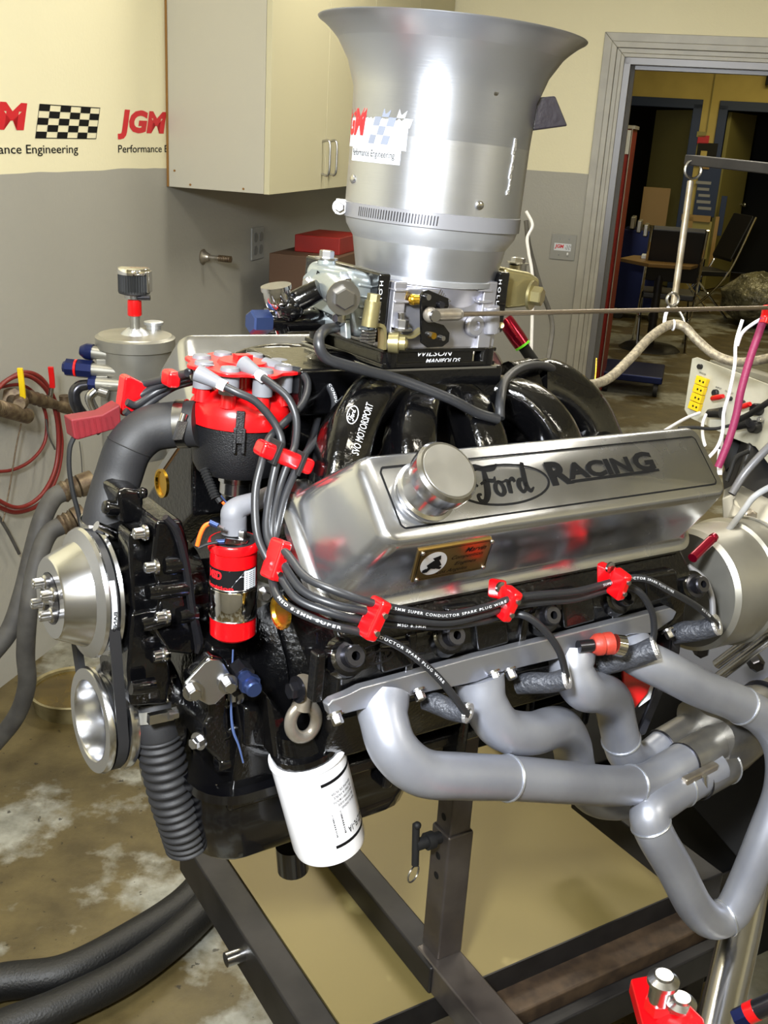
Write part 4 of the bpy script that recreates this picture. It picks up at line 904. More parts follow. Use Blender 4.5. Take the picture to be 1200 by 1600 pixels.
build('bracket', MB().tube([EV(570, 507, .095), EV(590, 507, .095), EV(597, 515, .095), EV(597, 545, .095)], .006, sec=[(-1, -.35), (1, -.35), (1, .35), (-1, .35)], ref=E2), m_gold, pa, angle=30)
build('pivot_nut', MB().lathe(EV(607, 535, .09), EV(627, 536, .1)-EV(607, 535, .09), [(0, .012), (.012, .013), (.013, .009), (.020, .009)], 16).ball(EV(628, 537, .1), .008), m_gold, pa)
build('idle_stud', MB().cyl(EV(627, 510, .09), EV(627, 488, .09), .0045).hexbolt(EV(627, 515, .09), E3, .008, .012), m_bolt, pa)
build('fast_idle_arm', MB().tube([EV(618, 522, .092), EV(640, 526, .092), EV(658, 514, .092)], .005, sec=[(-1, -.3), (1, -.3), (1, .3), (-1, .3)], ref=E2), m_gold, pa, angle=30)
# spacer
sp = tag(build('carburetor_spacer', MB(), m_black) if False else thing('carburetor_spacer', 'black machined spacer plate with white lettering under the carburetor', 'spacer', e(HU, 0, .43), rot=ROTE), 'black machined spacer plate with white lettering under the carburetor', 'spacer')
s0, s1 = pxu(600, 560, .09), pxu(776, 560, .09); wa, wb_ = pxw(688, 574, .09), pxw(688, 545, .09)
mb = MB(); mb.eb((s0, s1), (-.088, .088), (wa, wa+.006)); mb.eb((s0, s1), (-.088, .088), (wb_-.005, wb_))
for u_ in (s0+.014, s1-.012):
    for v_ in (-.076, .078): mb.cyl(e(u_, v_, wa), e(u_, v_, wb_), .0125)
mb.eb((s0+.02, s1-.035), (-.07, .084), (wa, wb_))
build('plate_body', mb, m_black, sp, bevel=.0015)
build('spacer_lettering', MB().txt('WILSON', EV(652, 557, .0848), E1, E3, .0065, .055, .25, .01).txt('MANIFOLDS', EV(665, 567, .0848), E1, E3, .005, .055, .25, .01), m_wink, sp, flat=True)
build('gasket', MB().eb((s0-.004, s1+.002), (-.09, .09), (wa-.003, wa-.0005)), m_alu, sp)
# throttle rod
a, b = EV(673, 492, .108), WZ(1235, 480, 1.62)
t = thing('throttle_rod', 'long thin bronze throttle rod running right from the carburetor', 'rod', a)
d = (b-a).normalized(); build('rod', MB().cyl(a+d*.04, b, .0031, n=14), m_rod, t)
build('rod_end', MB().cyl(a, a+d*.04, .0075).hexbolt(a+d*.034, d, .0065, .014, False).ball(a, .0095), m_iron, t); build('ball_joint', MB().cyl(a-E2*.006, a+E2*.010, .007), m_bolt, t)
# fuel inlet, gauge
t = thing('fuel_line', 'black fuel fitting with blue hex cap in front of the carburetor', 'fuel line', EV(470, 500, 0), rot=ROTE)
a, b = EV(407, 503, .02), EV(525, 500, .02); d = (b-a).normalized(); r = R_(17, a)
build('pipe', MB().lathe(a, d, [(0.01, r), (.012, r*1.02), ((b-a).length, r*1.0)], 28), m_black, t)
build('hex_cap', MB().lathe(a-d*.014, d, [(0, r*.95), (.002, r*1.12), (.024, r*1.12)], 6), m_blue, t, label='blue hex cap')
build('branch', MB().tube([EV(445, 497, .03), EV(452, 478, .03), EV(480, 462, .04), EV(500, 452, .05)], [.012, .013, .013, .012], 14).ball(EV(452, 480, .03), .017).cyl(EV(440, 512, .04), EV(442, 518, .04), .008), m_black, t)
t = thing('pressure_gauge', 'small chrome pressure gauge standing on the black fuel fitting', 'gauge', EV(434, 478, .03), rot=ROTE)
a, b = EV(436, 482, .03), EV(431, 446, .03); d = (b-a).normalized(); L_ = (b-a).length; r = R_(23, a)
build('case', MB().lathe(a, d, [(0, r*.55), (.004, r*.8), (.010, r*.9), (L_*.8, r*.93), (L_*.82, r*1.04), (L_, r*1.04), (L_, r*.9)], 32), m_chrome, t)
build('dial', MB().lathe(a, d, [(L_*.97, r*.92), (L_*.975, r*.92)], 32), m_white, t); build('stem', MB().cyl(EV(440, 492, .03), a, .007), m_bolt, t)
# vacuum hoses around the plenum
def hose(name, pts, r, m, lab, cat='hose', n=12, group=None, sub=8):
    mb = MB().tube(pts, r, n, sub); P_ = V(pts[0]); o = build(name, mb, m, origin=P_, angle=60); return tag(o, lab, cat, group)
hose('vacuum_hose', [EV(524, 512, .06), EV(508, 516, .10), EV(498, 532, .12), EV(508, 558, .125), EV(545, 572, .125), EV(620, 592, .125), EV(700, 622, .145), EV(745, 645, .15), EV(778, 655, .155)], .0062, m_wire, 'thin black hose curving from the front bowl down across the intake runners')
hose('vacuum_hose', [EV(781, 654, .155), EV(782, 625, .14), EV(790, 595, .09), EV(815, 575, .06), EV(850, 572, .03), EV(880, 590, 0), EV(905, 630, -.02), EV(925, 680, -.04)], .0062, m_wire, 'black hose arching over the rear of the intake manifold')
# ---------- distributor
du, dv = .155, 0; dc_ = e(du, dv, 0)
dist = thing('distributor', 'large distributor with bright red cap and black housing', 'distributor', e(du, dv, .25), rot=ROTE)
wd = lambda y: pxw(372, y, 0)
def dl_(prof, m, nm, n=48, parent=dist, **k): return build(nm, MB().lathe(dc_, E3, [(wd(y), R_(r, EV(372, y, 0))) for y, r in prof], n), m, parent, **k)
dl_([(735, 50), (732, 62), (722, 68), (690, 72), (652, 75), (650, 60)], m_dist, 'housing')
cap = dl_([(658, 74), (656, 79), (638, 79), (628, 76), (616, 66), (608, 50), (606, 30)], m_redcap, 'cap', label='red distributor cap')
dl_([(612, 20), (600, 14), (568, 14), (566, 20)], m_redcap, 'centre_tower', 20)
dl_([(800, 16), (770, 22), (768, 24), (752, 24), (750, 27), (738, 27), (736, 20)], m_alu, 'shaft_collar', 32, label='machined aluminium shaft collar')
mb = MB(); N_ = 96; rim = []
for i in range(N_):
    a = 2*pi*i/N_; rim.append(.0655+.0045*cos(8*a))
h0, h1 = wd(571), wd(567)
top_ = [dc_+E3*h1+E1*cos(2*pi*i/N_)*rim[i]+E2*sin(2*pi*i/N_)*rim[i] for i in range(N_)]
mb.prism([p-E3*.005 for p in top_], E3*.004)
rp = build('retainer_plate', mb, m_redcap, dist, bevel=.001); build('raised_centre', MB().lathe(dc_+E3*(h1-.001), E3, [(0, .030), (.004, .028), (.004, .010)], 24).box(dc_+E3*(h1+.006), E1, E2, E3, (.02, .012, .008)), m_redcap, rp)
build('plate_lettering', MB().txt('MSD', dc_+E3*(h1+.0010)-E1*.058+E2*.012, (E1*.3-E2*.95), (E1*.95+E2*.3), .014, .026, .1, .05), m_wink, rp, flat=True)
for k in range(8):
    a = 2*pi*k/8; cR = .050; q_ = dc_+E1*cos(a)*cR+E2*sin(a)*cR
    tw = build('tower', MB().lathe(q_, E3, [(wd(618)-.004, .010), (wd(606), .0085), (wd(596), .0075)], 20), m_redcap, dist)
    build('boot', MB().lathe(q_, E3, [(wd(603), .0118), (wd(576), .0118), (wd(574), .010)], 24), m_gry, tw)
    build('boot_top', MB().lathe(q_, E3, [(h1-.001, .0115), (h1+.003, .0105), (h1+.004, .006)], 20), m_gry, tw)
for a in (radians(118), radians(-20)):
    q_ = dc_+E1*cos(a)*.0685+E2*sin(a)*.0685; q_ = dc_+E1*cos(a)*R_(80, EV(372, 650, 0))+E2*sin(a)*R_(80, EV(372, 650, 0))
    X_ = E1*cos(a)+E2*sin(a); Y_ = -E1*sin(a)+E2*cos(a)
    build('cap_clip', MB().box(q_+E3*(wd(648)), X_, Y_, E3, (.004, .010, .038)).box(q_+E3*(wd(668))-Y_*.005, X_, Y_, E3, (.006, .004, .03)).box(q_+E3*(wd(668))+Y_*.005, X_, Y_, E3, (.006, .004, .03)), m_dist, dist, bevel=.001)
build('pickup_lead', MB().tube([EV(320, 735, .02), EV(325, 750, .03), EV(335, 770, .04), EV(345, 785, .05)], .004, 8), m_gap, dist)
build('lead_rib', MB().tube([EV(318+i*.9, 732+i*2.2, .025+i*.001) for i in range(22)], [(.006 if i % 2 else .0045) for i in range(22)], 8, 1), m_gap, dist)
for nm, off_, m in (('orange_lead', 0, m_orange), ('violet_lead', 5, m_blue)):
    build(nm, MB().tube([EV(340+off_, 775, .04), EV(350+off_, 787, .05), EV(361+off_, 795, .05)], .0017, 6), m, dist)
# ---------- near side wires
def W3(pts): return [EV(x, y, v) for x, y, v in pts]
wires = []
def wire(pts, lab, texts=(), boot=True):
    P_ = W3(pts); t = thing('spark_plug_wire', lab, 'spark plug wire', P_[0], 'spark plug wires')
    build('insulation', MB().tube(P_, .0044, 14, 9), m_wire, t, angle=60)
    if boot:
        d_ = (P_[1]-P_[0]).normalized(); build('terminal_ring', MB().cyl(P_[0]-d_*.004, P_[0]+d_*.007, .0062), m_white, t)
        build('terminal_boot', MB().cyl(P_[0]-d_*.028, P_[0]-d_*.002, .0098, .0068), m_gry, t)
    sp_, _ = spline(P_, .004, 24); cum = [0]
    for i in range(1, len(sp_)): cum.append(cum[-1]+(sp_[i]-sp_[i-1]).length)
    import bisect
    for tx, s_0, hgt, wd_ in texts:
        s_0 *= cum[-1]
        def f(x, y):
            s_ = min(max(s_0+x, 0), cum[-1]-1e-5); i = min(bisect.bisect_right(cum, s_)-1, len(sp_)-2); k = (s_-cum[i])/(cum[i+1]-cum[i]+1e-9)
            p = sp_[i].lerp(sp_[i+1], k); T_ = (sp_[i+1]-sp_[i]).normalized(); N_1 = (CAM-p) if False else (E2*.93+E3*.3-E1*.25); N_1 = (N_1-T_*N_1.dot(T_)).normalized(); B_ = N_1.cross(T_)
            a_ = (y-hgt/2)/.0046; return p+(N_1*cos(a_)+B_*sin(a_))*.00462
        build('wire_print', MB().txt(tx, None, None, None, hgt, wd_, 0, .01, f=f, space=1.3), m_wink, t, flat=True)
    return t
L1, L2 = .13, .19
TXT = 'MSD 8.5MM SUPER CONDUCTOR SPARK PLUG WIRE'
wire([(344, 600, .085), (370, 613, .10), (400, 628, .11), (428, 660, .12), (440, 690, .13), (434, 715, .14), (424, 760, .15), (416, 820, .17), (424, 855, .19), (446, 863, .215), (476, 900, .25), (521, 922, .28), (581, 942, .298), (647, 956, .30), (702, 961, .30), (765, 947, .298), (800, 935, .298), (845, 929, .296), (900, 924, .294), (950, 911, .292), (975, 904, .30), (1010, 905, .31), (1050, 925, .315), (1092, 950, .315), (1119, 975, .31)],
     'black spark plug wire on top of the bundle, running to the rearmost plug', ((TXT, .37, .0031, .19), ('SUPER CONDUCTOR SPARK PLUG WIRE', .735, .0031, .12), ('MSD 8.5MM', .935, .0031, .03)))
wire([(405, 586, .06), (425, 600, .08), (450, 622, .10), (463, 655, .115), (461, 695, .13), (452, 718, .14), (436, 765, .15), (425, 820, .17), (427, 862, .185), (441, 880, .21), (472, 922, .25), (520, 944, .28), (570, 955, .293), (640, 968, .296), (702, 972, .296), (760, 959, .292), (795, 948, .29), (845, 941, .288), (900, 936, .286), (950, 921, .286), (975, 915, .29), (1000, 926, .30), (1018, 955, .305), (1022, 985, .305), (1018, 1012, .30)],
     'black spark plug wire dropping behind the orange-tipped boot to the third plug')
wire([(444, 576, .03), (468, 580, .05), (481, 600, .07), (472, 632, .09), (440, 665, .11), (420, 686, .125), (409, 722, .14), (399, 770, .15), (401, 830, .17), (415, 868, .19), (432, 890, .205), (462, 934, .245), (515, 957, .275), (570, 970, .288), (640, 977, .29), (700, 978, .29), (755, 970, .286), (790, 960, .284), (820, 962, .30), (850, 984, .31), (874, 1018, .315), (885, 1056, .31)],
     'black spark plug wire leaving the middle separator to the second plug', (('MSD 8.5MM', .60, .0031, .04),))
wire([(474, 583, .0), (495, 590, .03), (515, 605, .06), (523, 636, .08), (505, 675, .105), (480, 706, .13), (469, 722, .14), (447, 770, .155), (434, 820, .17), (424, 870, .18), (424, 898, .20), (440, 940, .235), (502, 972, .28), (565, 988, .296), (600, 998, .302), (640, 1020, .306), (682, 1056, .31), (712, 1092, .315), (729, 1116, .315)],
     'black spark plug wire lowest in the bundle, running to the front plug', (('CONDUCTOR SPARK', .09, .0031, .07), ('MSD 8.5MM SUPER', .56, .0031, .075), ('CONDUCTOR SPARK PLUG WIRE', .71, .0031, .13)))
wire([(478, 590, -.01), (495, 625, .02), (497, 650, .04), (488, 685, .06), (470, 730, .07)], 'short length of black plug wire dropping behind the others beside the red clamp')
# separators
def sep(a, b, v1, v2, wd_, th_, lab, bolts=2, loops=False):
    A_, B_ = EV(*a, v1), EV(*b, v2); t = thing('wire_separator', lab, 'wire separator', (A_+B_)/2, 'red plug wire separators')
    mb = MB().bar(A_, B_, th_, wd_, up=E2.cross((B_-A_).normalized())); build('clamp_bar', mb, m_red, t, bevel=min(wd_, th_)*.3, seg=3)
    for k in range(bolts):
        p = A_.lerp(B_, .3+.45*k)+E2*th_*.5; build('clamp_screw', MB().lathe(p, E2, [(0, .0031), (.002, .0031), (.003, .003)], 12), m_bolt, t)
    return t
def tie(t, a, v, up=E3):
    c = EV(*a, v); build('cable_tie', MB().box(c, (E1-E3*.4).normalized(), E2, (E3+E1*.4).normalized(), (.005, .030, .026)), m_gap, t, bevel=.001)
t = sep((403, 698), (484, 729), .135, .140, .018, .024, 'red separator clamp above the ignition coil, beside the distributor', 0); tie(t, (425, 704), .137); tie(t, (462, 721), .139)
t = sep((441, 843), (421, 905), .20, .205, .014, .026, 'red separator clamp bending the wires beside the ignition coil')
t = sep((598, 936), (570, 997), .302, .302, .0145, .024, 'red separator clamp across the wires below the front of the valve cover')
t = sep((804, 920), (782, 966), .298, .292, .014, .024, 'red separator clamp in the middle under the valve cover')
build('mount_tab', MB().bar(EV(778, 905, .28), EV(776, 935, .285), .012, .022, up=E2), m_red, t, bevel=.004, seg=3); build('mount_screw', MB().lathe(EV(781, 917, .288), E2, [(0, .007), (.003, .007), (.004, .004)], 16), m_bolt, t)
t = sep((974, 893), (960, 932), .305, .298, .014, .024, 'red separator clamp at the rear under the valve cover')
build('mount_tab', MB().bar(EV(948, 882, .278), EV(948, 925, .28), .012, .026, up=E2), m_red, t, bevel=.004, seg=3); build('mount_screw', MB().lathe(EV(952, 886, .287), E2, [(0, .007), (.003, .007), (.004, .004)], 16), m_bolt, t)
tag(build('steel_strap', MB().bar(EV(470, 723, .12), EV(540, 770, .17), .0015, .012, up=E1), m_alu, origin=EV(500, 740, .14)), 'thin aluminium strap from red clamp to the valve cover', 'strap')
# plug boots in heat sleeves
for k, (a, b, r, lab) in enumerate((((664, 1094), (731, 1114), 17, 'charcoal heat sleeve on the front spark plug'), ((808, 1070), (886, 1060), 17, 'charcoal heat sleeve on the second spark plug'), ((935, 1040), (1024, 1012), 19, 'charcoal heat sleeve on the third spark plug, beside the orange boot'), ((1052, 992), (1120, 976), 17, 'charcoal heat sleeve on the rearmost spark plug'))):
    A_, B_ = EV(*a, .262), EV(*b, .312); t = thing('plug_sleeve', lab, 'heat sleeve', A_, 'spark plug heat sleeves'); d = B_-A_; L_ = d.length; r = R_(r, A_)
    build('sleeve', MB().tube([A_, A_.lerp(B_, .3), A_.lerp(B_, .7)-E3*.003, B_], [r*.9, r*1.0, r*.92, r*.95], 18, 6), m_sleeve, t, angle=60)
    build('foil_end', MB().lathe(B_-d.normalized()*.002, d, [(0, r*.98), (.004, r*.95), (.004, r*.5), (.001, r*.4)], 24), m_sleevein, t)
A_, B_ = EV(926, 1008, .29), EV(962, 1004, .30); d = B_-A_
t = thing('orange_plug_boot', 'weathered orange boot with chrome tip lying by the third plug', 'plug boot', A_)
build('boot_body', MB().lathe(A_, d, [(0, .010), (.005, .014), (.012, .0145), (.014, .012), (.018, .0145), (.026, .0145)], 20), mat('orange_silicone', (160, 52, 38), .5, bump=(80, .6, .002)), t)
build('chrome_tip', MB().lathe(B_-d.normalized()*.006+E2*.004, d.normalized()+E3*-.3, [(0, .0135), (.012, .0145), (.014, .011)], 20), m_chrome, t); build('ceramic', MB().cyl(A_-d.normalized()*.02, A_, .008), m_dkbolt, t)
# ---------- ignition coil
cv = .125; cb, ct = EV(364, 990, cv), EV(365, 852, cv); ax_ = (ct-cb); CL = ax_.length; ax_.normalize(); cr_ = .0262
coil = thing('ignition_coil', 'red cylindrical ignition coil with chrome band below the distributor', 'ignition coil', cb, rot=ROTE)
fy = lambda y: (990-y)/(990-852)*CL
build('can', MB().lathe(cb, ax_, [(0, cr_*.9), (.003, cr_), (fy(858), cr_), (fy(855), cr_*1.08), (fy(846), cr_*1.10), (fy(843), cr_*1.05), (fy(843), cr_*.95)], 56), m_red, coil)
build('chrome_band', MB().lathe(cb, ax_, [(fy(957), cr_*1.01), (fy(955), cr_*1.03), (fy(912), cr_*1.03), (fy(911), cr_*1.01)], 56, caps=False), m_chrome, coil)
for y in (957, 908): build('band_edge', MB().ringt(cb+ax_*fy(y), ax_, cr_*1.015, .0008, 48, 6), m_alu, coil)
build('coil_top', MB().lathe(cb, ax_, [(fy(846), cr_*.97), (fy(842), cr_*.95), (fy(840), .012), (fy(832), .0085), (fy(815), .008)], 40), m_gap, coil)
bt = build('coil_boot', MB().tube([cb+ax_*fy(832), cb+ax_*fy(812), cb+ax_*fy(803), cb+ax_*fy(796)+E1*.008, cb+ax_*fy(789)+E1*.026+E2*.002, cb+ax_*fy(782)+E1*.045], [.0145, .0145, .014, .0125, .0105, .0095], 20, 5), m_gry, coil, angle=60, label='grey rubber coil boot')
cN = (CAM-cb); cN = (cN-ax_*cN.dot(ax_)).normalized(); cR2 = ax_.cross(cN); cR2 = cR2 if cR2.dot(CR) > 0 else -cR2
cf = lambda x, h, r=1.012: cb+(cN*cos(x/cr_)+cR2*sin(x/cr_))*cr_*r+ax_*h
g = MB(); g.add([cf(-.036+.066*i/16, fy(911) if j == 0 else fy(877)) for j in (0, 1) for i in range(17)], [(i, i+1, 18+i, 17+i) for i in range(16)])
lb_ = build('coil_label', g, m_ink, coil, flat=True)
mb = MB()
mb.add([cf(a, fy(b), 1.018) for a, b in ((-.004, 878), (.014, 878), (.008, 886), (.014, 888), (-.002, 902), (.003, 893), (-.016, 890))], [tuple(range(7))])
g2 = MB(); g2.add([cf(.012+.018*i/6, fy(909) if j == 0 else fy(879), 1.015) for j in (0, 1) for i in range(7)], [(i, i+1, 8+i, 7+i) for i in range(6)])
build('silver_panel', g2, m_sticker, lb_, flat=True)
g3 = MB()
for i in range(9):
    g3.add([cf(.014+.012*k_/2, fy(882+3*i+dy), 1.02) for k_ in (0, 1, 2) for dy in (0, 1)], [(0, 2, 3, 1), (2, 4, 5, 3)])
build('fine_print', g3, m_ink, lb_, flat=True); build('lightning_flash', mb, m_sticker, lb_, flat=True)
build('red_lettering', MB().txt('MSD', None, None, None, .010, .020, .1, .05, f=lambda x, y: cf(-.033+x, fy(893)+y, 1.018)).txt('Ignition', None, None, None, .006, .034, .0, .03, f=lambda x, y: cf(-.034+x, fy(909)+y, 1.018)), mat('label_red', (220, 20, 30), .4), lb_, flat=True)
mb = MB()
for p_, q_ in (((346, 846), (362, 842)), ((356, 835), (340, 822))):
    pass
build('terminal', MB().bar(EV(352, 845, cv+.02), EV(378, 848, cv+.02), .003, .006).hexbolt(EV(377, 846, cv+.015), E3, .005, .012), m_bolt, coil)
t = thing('coil_wiring', 'thin orange and black coil wires with blue crimp connectors', 'wiring', EV(335, 830, cv))
build('orange_lead', MB().tube([EV(308, 853, .13), EV(313, 835, .13), EV(320, 822, .13), EV(330, 817, .13)], .0024, 8), m_orange, t)
build('black_lead', MB().tube([EV(310, 856, .13), EV(325, 850, .135), EV(340, 847, .14)], .0018, 8), m_gap, t)
for a, b in (((328, 816), (341, 822)), ((338, 847), (356, 846))):
    a, b = EV(*a, .132), EV(*b, .14); build('crimp_connector', MB().cyl(a, b, .0031), m_blue, t); build('spade_tab', MB().bar(b, b+(b-a)*.7, .005, .002), m_bolt, t)
a = EV(400, 925, cv+.01)
t = thing('coil_bracket', 'small bright bracket and bolt right of the ignition coil', 'bracket', a)
build('bracket_plate', MB().prism([EV(x, y, cv) for x, y in ((396, 905), (424, 915), (424, 940), (396, 955))], -E2*.003), m_galv, t, bevel=.001)
build('bracket_bolt', MB().hexbolt(EV(413, 927, cv), E2-E1*.3, .006, .01), m_bolt, t)
# ---------- oil filter
ft, fbm = EV(478, 1172, .17), EV(517, 1322, .185); d = (fbm-ft); FL = d.length; d.normalize(); fr = .0472
fil = thing('oil_filter', 'white spin-on oil filter hanging under the front of the engine', 'oil filter', ft, rot=ROTE)
build('canister', MB().lathe(ft, d, [(0, fr*.93), (.001, fr*.985), (.006, fr*1.0), (.008, fr*.965), (FL*.90, fr*.965), (FL*.955, fr*.93), (FL*.985, fr*.8), (FL, fr*.6), (FL*1.004, 0.001)], 64), m_white, fil)
build('mounting_flange', MB().lathe(ft, -d, [(0, fr*.9), (.01, fr*.9), (.012, fr*.7), (.035, fr*.62)], 32), m_black, fil)
fN = (CAM-ft); fN = (fN-d*fN.dot(d)).normalized(); fR = d.cross(fN); fR = fR if fR.dot(CR) > 0 else -fR
ff = lambda x, y, r=.969: ft+(fN*cos(x/fr)+fR*sin(x/fr))*fr*r+d*y
def fpatch(x0, x1, y0, y1, m, nm, r=.969, n=10):
    g = MB(); g.add([ff(x0+(x1-x0)*i/n, y, r) for y in (y0, y1) for i in range(n+1)], [(i, i+1, n+2+i, n+1+i) for i in range(n)]); return build(nm, g, m, fil, flat=True)
fpatch(.006, .070, .022, .0265, m_ink, 'black_stripe'); fpatch(.006, .070, .112, .1165, m_ink, 'black_stripe')
mb = MB()
for k, (w_, y_) in enumerate(((.036, .040), (.034, .046), (.036, .052), (.030, .058), (.026, .064))):
    mb.txt(['GENUINE OIL FILTER', 'FILTRE A HUILE', 'REPLACE EVERY 3 MONTHS', 'SEE OWNER GUIDE', 'FOR ALL ENGINES'][k], None, None, None, .0033, w_, 0, .01, f=lambda x, y, y_=y_: ff(.052-x, y_-y*-1))
build('small_print', mb, m_ink, fil, flat=True)
mb = MB(); rr = random.Random(2); y_ = .068
while y_ < .100:
    t_ = rr.choice((.0006, .0012, .0018)); mb.add([ff(x, y, .97) for x, y in ((.010, y_), (.024, y_), (.024, y_+t_), (.010, y_+t_))], [(0, 1, 2, 3)]); y_ += t_+rr.choice((.0007, .0012))
build('barcode', mb, m_ink, fil, flat=True)
build('part_number', MB().txt('E4TZ FL-1A', None, None, None, .009, .038, 0, .02, f=lambda x, y: ff(.066-x, .096+y*1)), m_ink, fil, flat=True)
# ================================================================== EXHAUST HEADER
hd_ = thing('exhaust_header', 'silver coated four tube exhaust header on the near side of the engine', 'exhaust header', EV(700, 1075, .27), rot=ROTE)
fl_ = [(512, 1103), (520, 1095), (545, 1085), (565, 1075), (640, 1055), (745, 1026), (860, 998), (985, 966), (1048, 950), (1058, 956), (1052, 968), (1020, 990), (985, 992), (905, 1018), (870, 1030), (780, 1052), (745, 1066), (650, 1086), (600, 1102), (562, 1110), (540, 1116), (516, 1118)]
build('flange', MB().prism([EV(x, y, .276) for x, y in fl_], -E2*.012), m_flange, hd_, bevel=.002)
for x, y in ((523, 1115), (652, 1078), (770, 1050), (795, 1046), (1042, 984)):
    c = EV(x, y, .276); build('flange_bolt', MB().hexbolt(c, (E2-E3*.9).normalized(), .0062, .012), m_bolt, hd_)
def pipe(pts, r, nm='primary_tube', welds=(), m=None, parent=hd_):
    P_ = W3(pts); o = build(nm, MB().tube(P_, r, 28, 10), m or m_header, parent, angle=60)
    S_, _ = spline(P_, r, 10)
    for k in welds:
        i = int(k*(len(S_)-2)); rr_ = (r if not isinstance(r, (list, tuple)) else r[min(int(k*len(r)), len(r)-1)])
        build('weld_bead', MB().ringt(S_[i], S_[i+1]-S_[i], rr_*1.005, .0018, 36, 6), m_weld, o)
    return o
pr_ = .0272
pipe([(597, 1092, .262), (600, 1125, .28), (617, 1172, .30), (660, 1207, .31), (725, 1213, .312), (800, 1216, .312), (880, 1222, .31), (960, 1228, .30), (1010, 1222, .295), (1050, 1200, .29), (1082, 1180, .285)], [.031]+[pr_]*10, welds=(.50, .76))
pipe([(748, 1060, .262), (758, 1100, .275), (785, 1138, .285), (830, 1146, .282), (872, 1136, .26), (892, 1160, .24), (902, 1205, .235), (925, 1243, .24), (965, 1252, .25), (1000, 1240, .255), (1030, 1225, .26)], [.031]+[pr_]*10, welds=(.9,))
pipe([(893, 1020, .262), (895, 1050, .275), (913, 1078, .285), (938, 1082, .27), (957, 1095, .25), (965, 1130, .24), (978, 1178, .235), (1005, 1190, .235), (1040, 1166, .235)], [.031]+[pr_]*8, welds=(.7,))
pipe([(985, 1012, .262), (1005, 1030, .285), (1045, 1050, .30), (1095, 1076, .31), (1150, 1098, .32), (1195, 1125, .335), (1222, 1170, .355), (1222, 1235, .37), (1195, 1310, .375), (1160, 1395, .375), (1140, 1428, .372), (1112, 1438, .366), (1085, 1415, .36), (1055, 1358, .348), (1022, 1300, .335), (1016, 1268, .325), (1045, 1243, .315), (1090, 1215, .305), (1115, 1198, .30)], [.031]+[pr_]*18, welds=(.24, .58, .80, .92))
# slip sleeves and collector
def sleeve(a, b, va, vb, r, nm='slip_sleeve'):
    A_, B_ = EV(*a, va), EV(*b, vb); d = (B_-A_); o = build(nm, MB().lathe(A_, d, [(0, r*.99), (0.001, r*1.05), (d.length, r*1.05)], 36), m_coll, hd_)
    build('weld_bead', MB().ringt(B_, d, r*1.04, .002, 36, 6), m_weld, o); build('lip', MB().ringt(A_, d, r*1.03, .0016, 36, 6), m_dkbolt, o)
sleeve((1035, 1168), (1082, 1140), .235, .235, pr_); sleeve((1068, 1190), (1118, 1160), .288, .28, pr_); sleeve((1088, 1220), (1132, 1196), .305, .295, pr_)
ca, cb_ = EV(1098, 1160, .262), EV(1192, 1112, .262); d = (cb_-ca); CLn = d.length; d.normalize()
n0 = E2-d*E2.dot(d); n0.normalize(); n1 = d.cross(n0)
rings = []
for k, (h, amp, R0) in enumerate(((0, .30, .058), (.35, .22, .058), (.7, .06, .054), (1.0, 0, .045), (1.08, 0, .043))):
    rings.append([ca+d*(h*CLn)+(n0*cos(t)+n1*sin(t))*(R0*(1+amp*.5*cos(4*t+pi))) for t in [2*pi*i/48 for i in range(48)]])
col = build('collector', MB().lofts(rings), m_coll, hd_, angle=60)
build('outlet_ring', MB().ringt(ca+d*CLn*1.04, d, .046, .005, 40, 8), m_dkbolt, col); build('outlet_pipe', MB().cyl(ca+d*CLn*1.05, ca+d*CLn*1.9, .045), m_coll, col)
build('slip_tab', MB().bar(EV(1068, 1222, .325), EV(1118, 1196, .318), .012, .012, up=E2), m_iron, col, bevel=.003); build('tab_bolt', MB().cyl(EV(1100, 1212, .33), EV(1102, 1232, .33), .004), m_bolt, col)

# ================================================================== COOLANT HOSES
t = thing('radiator_hose', 'thick matte black upper coolant hose curving down beside the distributor', 'hose', EV(230, 670, -.04))
P_ = [EV(310, 662, .0), EV(270, 664, -.02), EV(232, 672, -.03), (EV(202, 700, -.03)), EV(185, 745, -.03), EV(170, 795, -.02), EV(160, 845, -.02), EV(158, 880, -.02)]
build('hose_body', MB().tube(P_, .0272, 28, 10), m_rubber, t, angle=60)
c, d = EV(292, 662, -.01), (P_[0]-P_[1]).normalized()
cl = build('hose_clamp', MB().lathe(c-d*.004, d, [(-.006, .0275), (-.006, .0288), (.006, .0288), (.006, .0275)], 40, caps=False), m_bolt, t)
build('clamp_screw', MB().box(EV(281, 672, .015), (E1*.3+E3).normalized(), E2, E1, (.022, .005, .010)).cyl(EV(284, 658, .015), EV(288, 646, .015), .004), m_bolt, cl)
for yy, rr_ in ((812, .029), (838, .0285)):
    c = EV(165, yy, -.02); cl = build('hose_clamp', MB().lathe(c, (E3-E1*.2), [(-.006, .0272), (-.006, rr_), (.006, rr_), (.006, .0272)], 40, caps=False), m_bolt, t)
build('clamp_screw', MB().cyl(EV(150, 822, .02), EV(178, 834, .02), .006), m_chrome, cl)
build('seam_line', MB().ringt(EV(203, 698, -.03), EV(190, 735, -.03)-EV(215, 680, -.03), .0274, .0007, 36, 5), m_gap, t)
t = thing('corrugated_hose', 'ribbed black lower coolant hose hanging open below the water pump', 'hose', EV(240, 1120, .05))
P_ = [EV(240, 1098, .04), EV(244, 1130, .05), EV(250, 1165, .055), EV(260, 1210, .06), EV(272, 1255, .065), EV(284, 1290, .07), (EV(293, 1318, .07))]
S_, _ = spline(P_, .03, 22); k0 = int(len(S_)*.26); rad = []
for i in range(len(S_)):
    rad.append(.0275 if i < k0 else .0262+.0018*sin((i-k0)*2*pi/6.4)+.0008)
build('hose_body', MB().tube(S_, rad, 36, raw=True), m_rubber, t, angle=60)
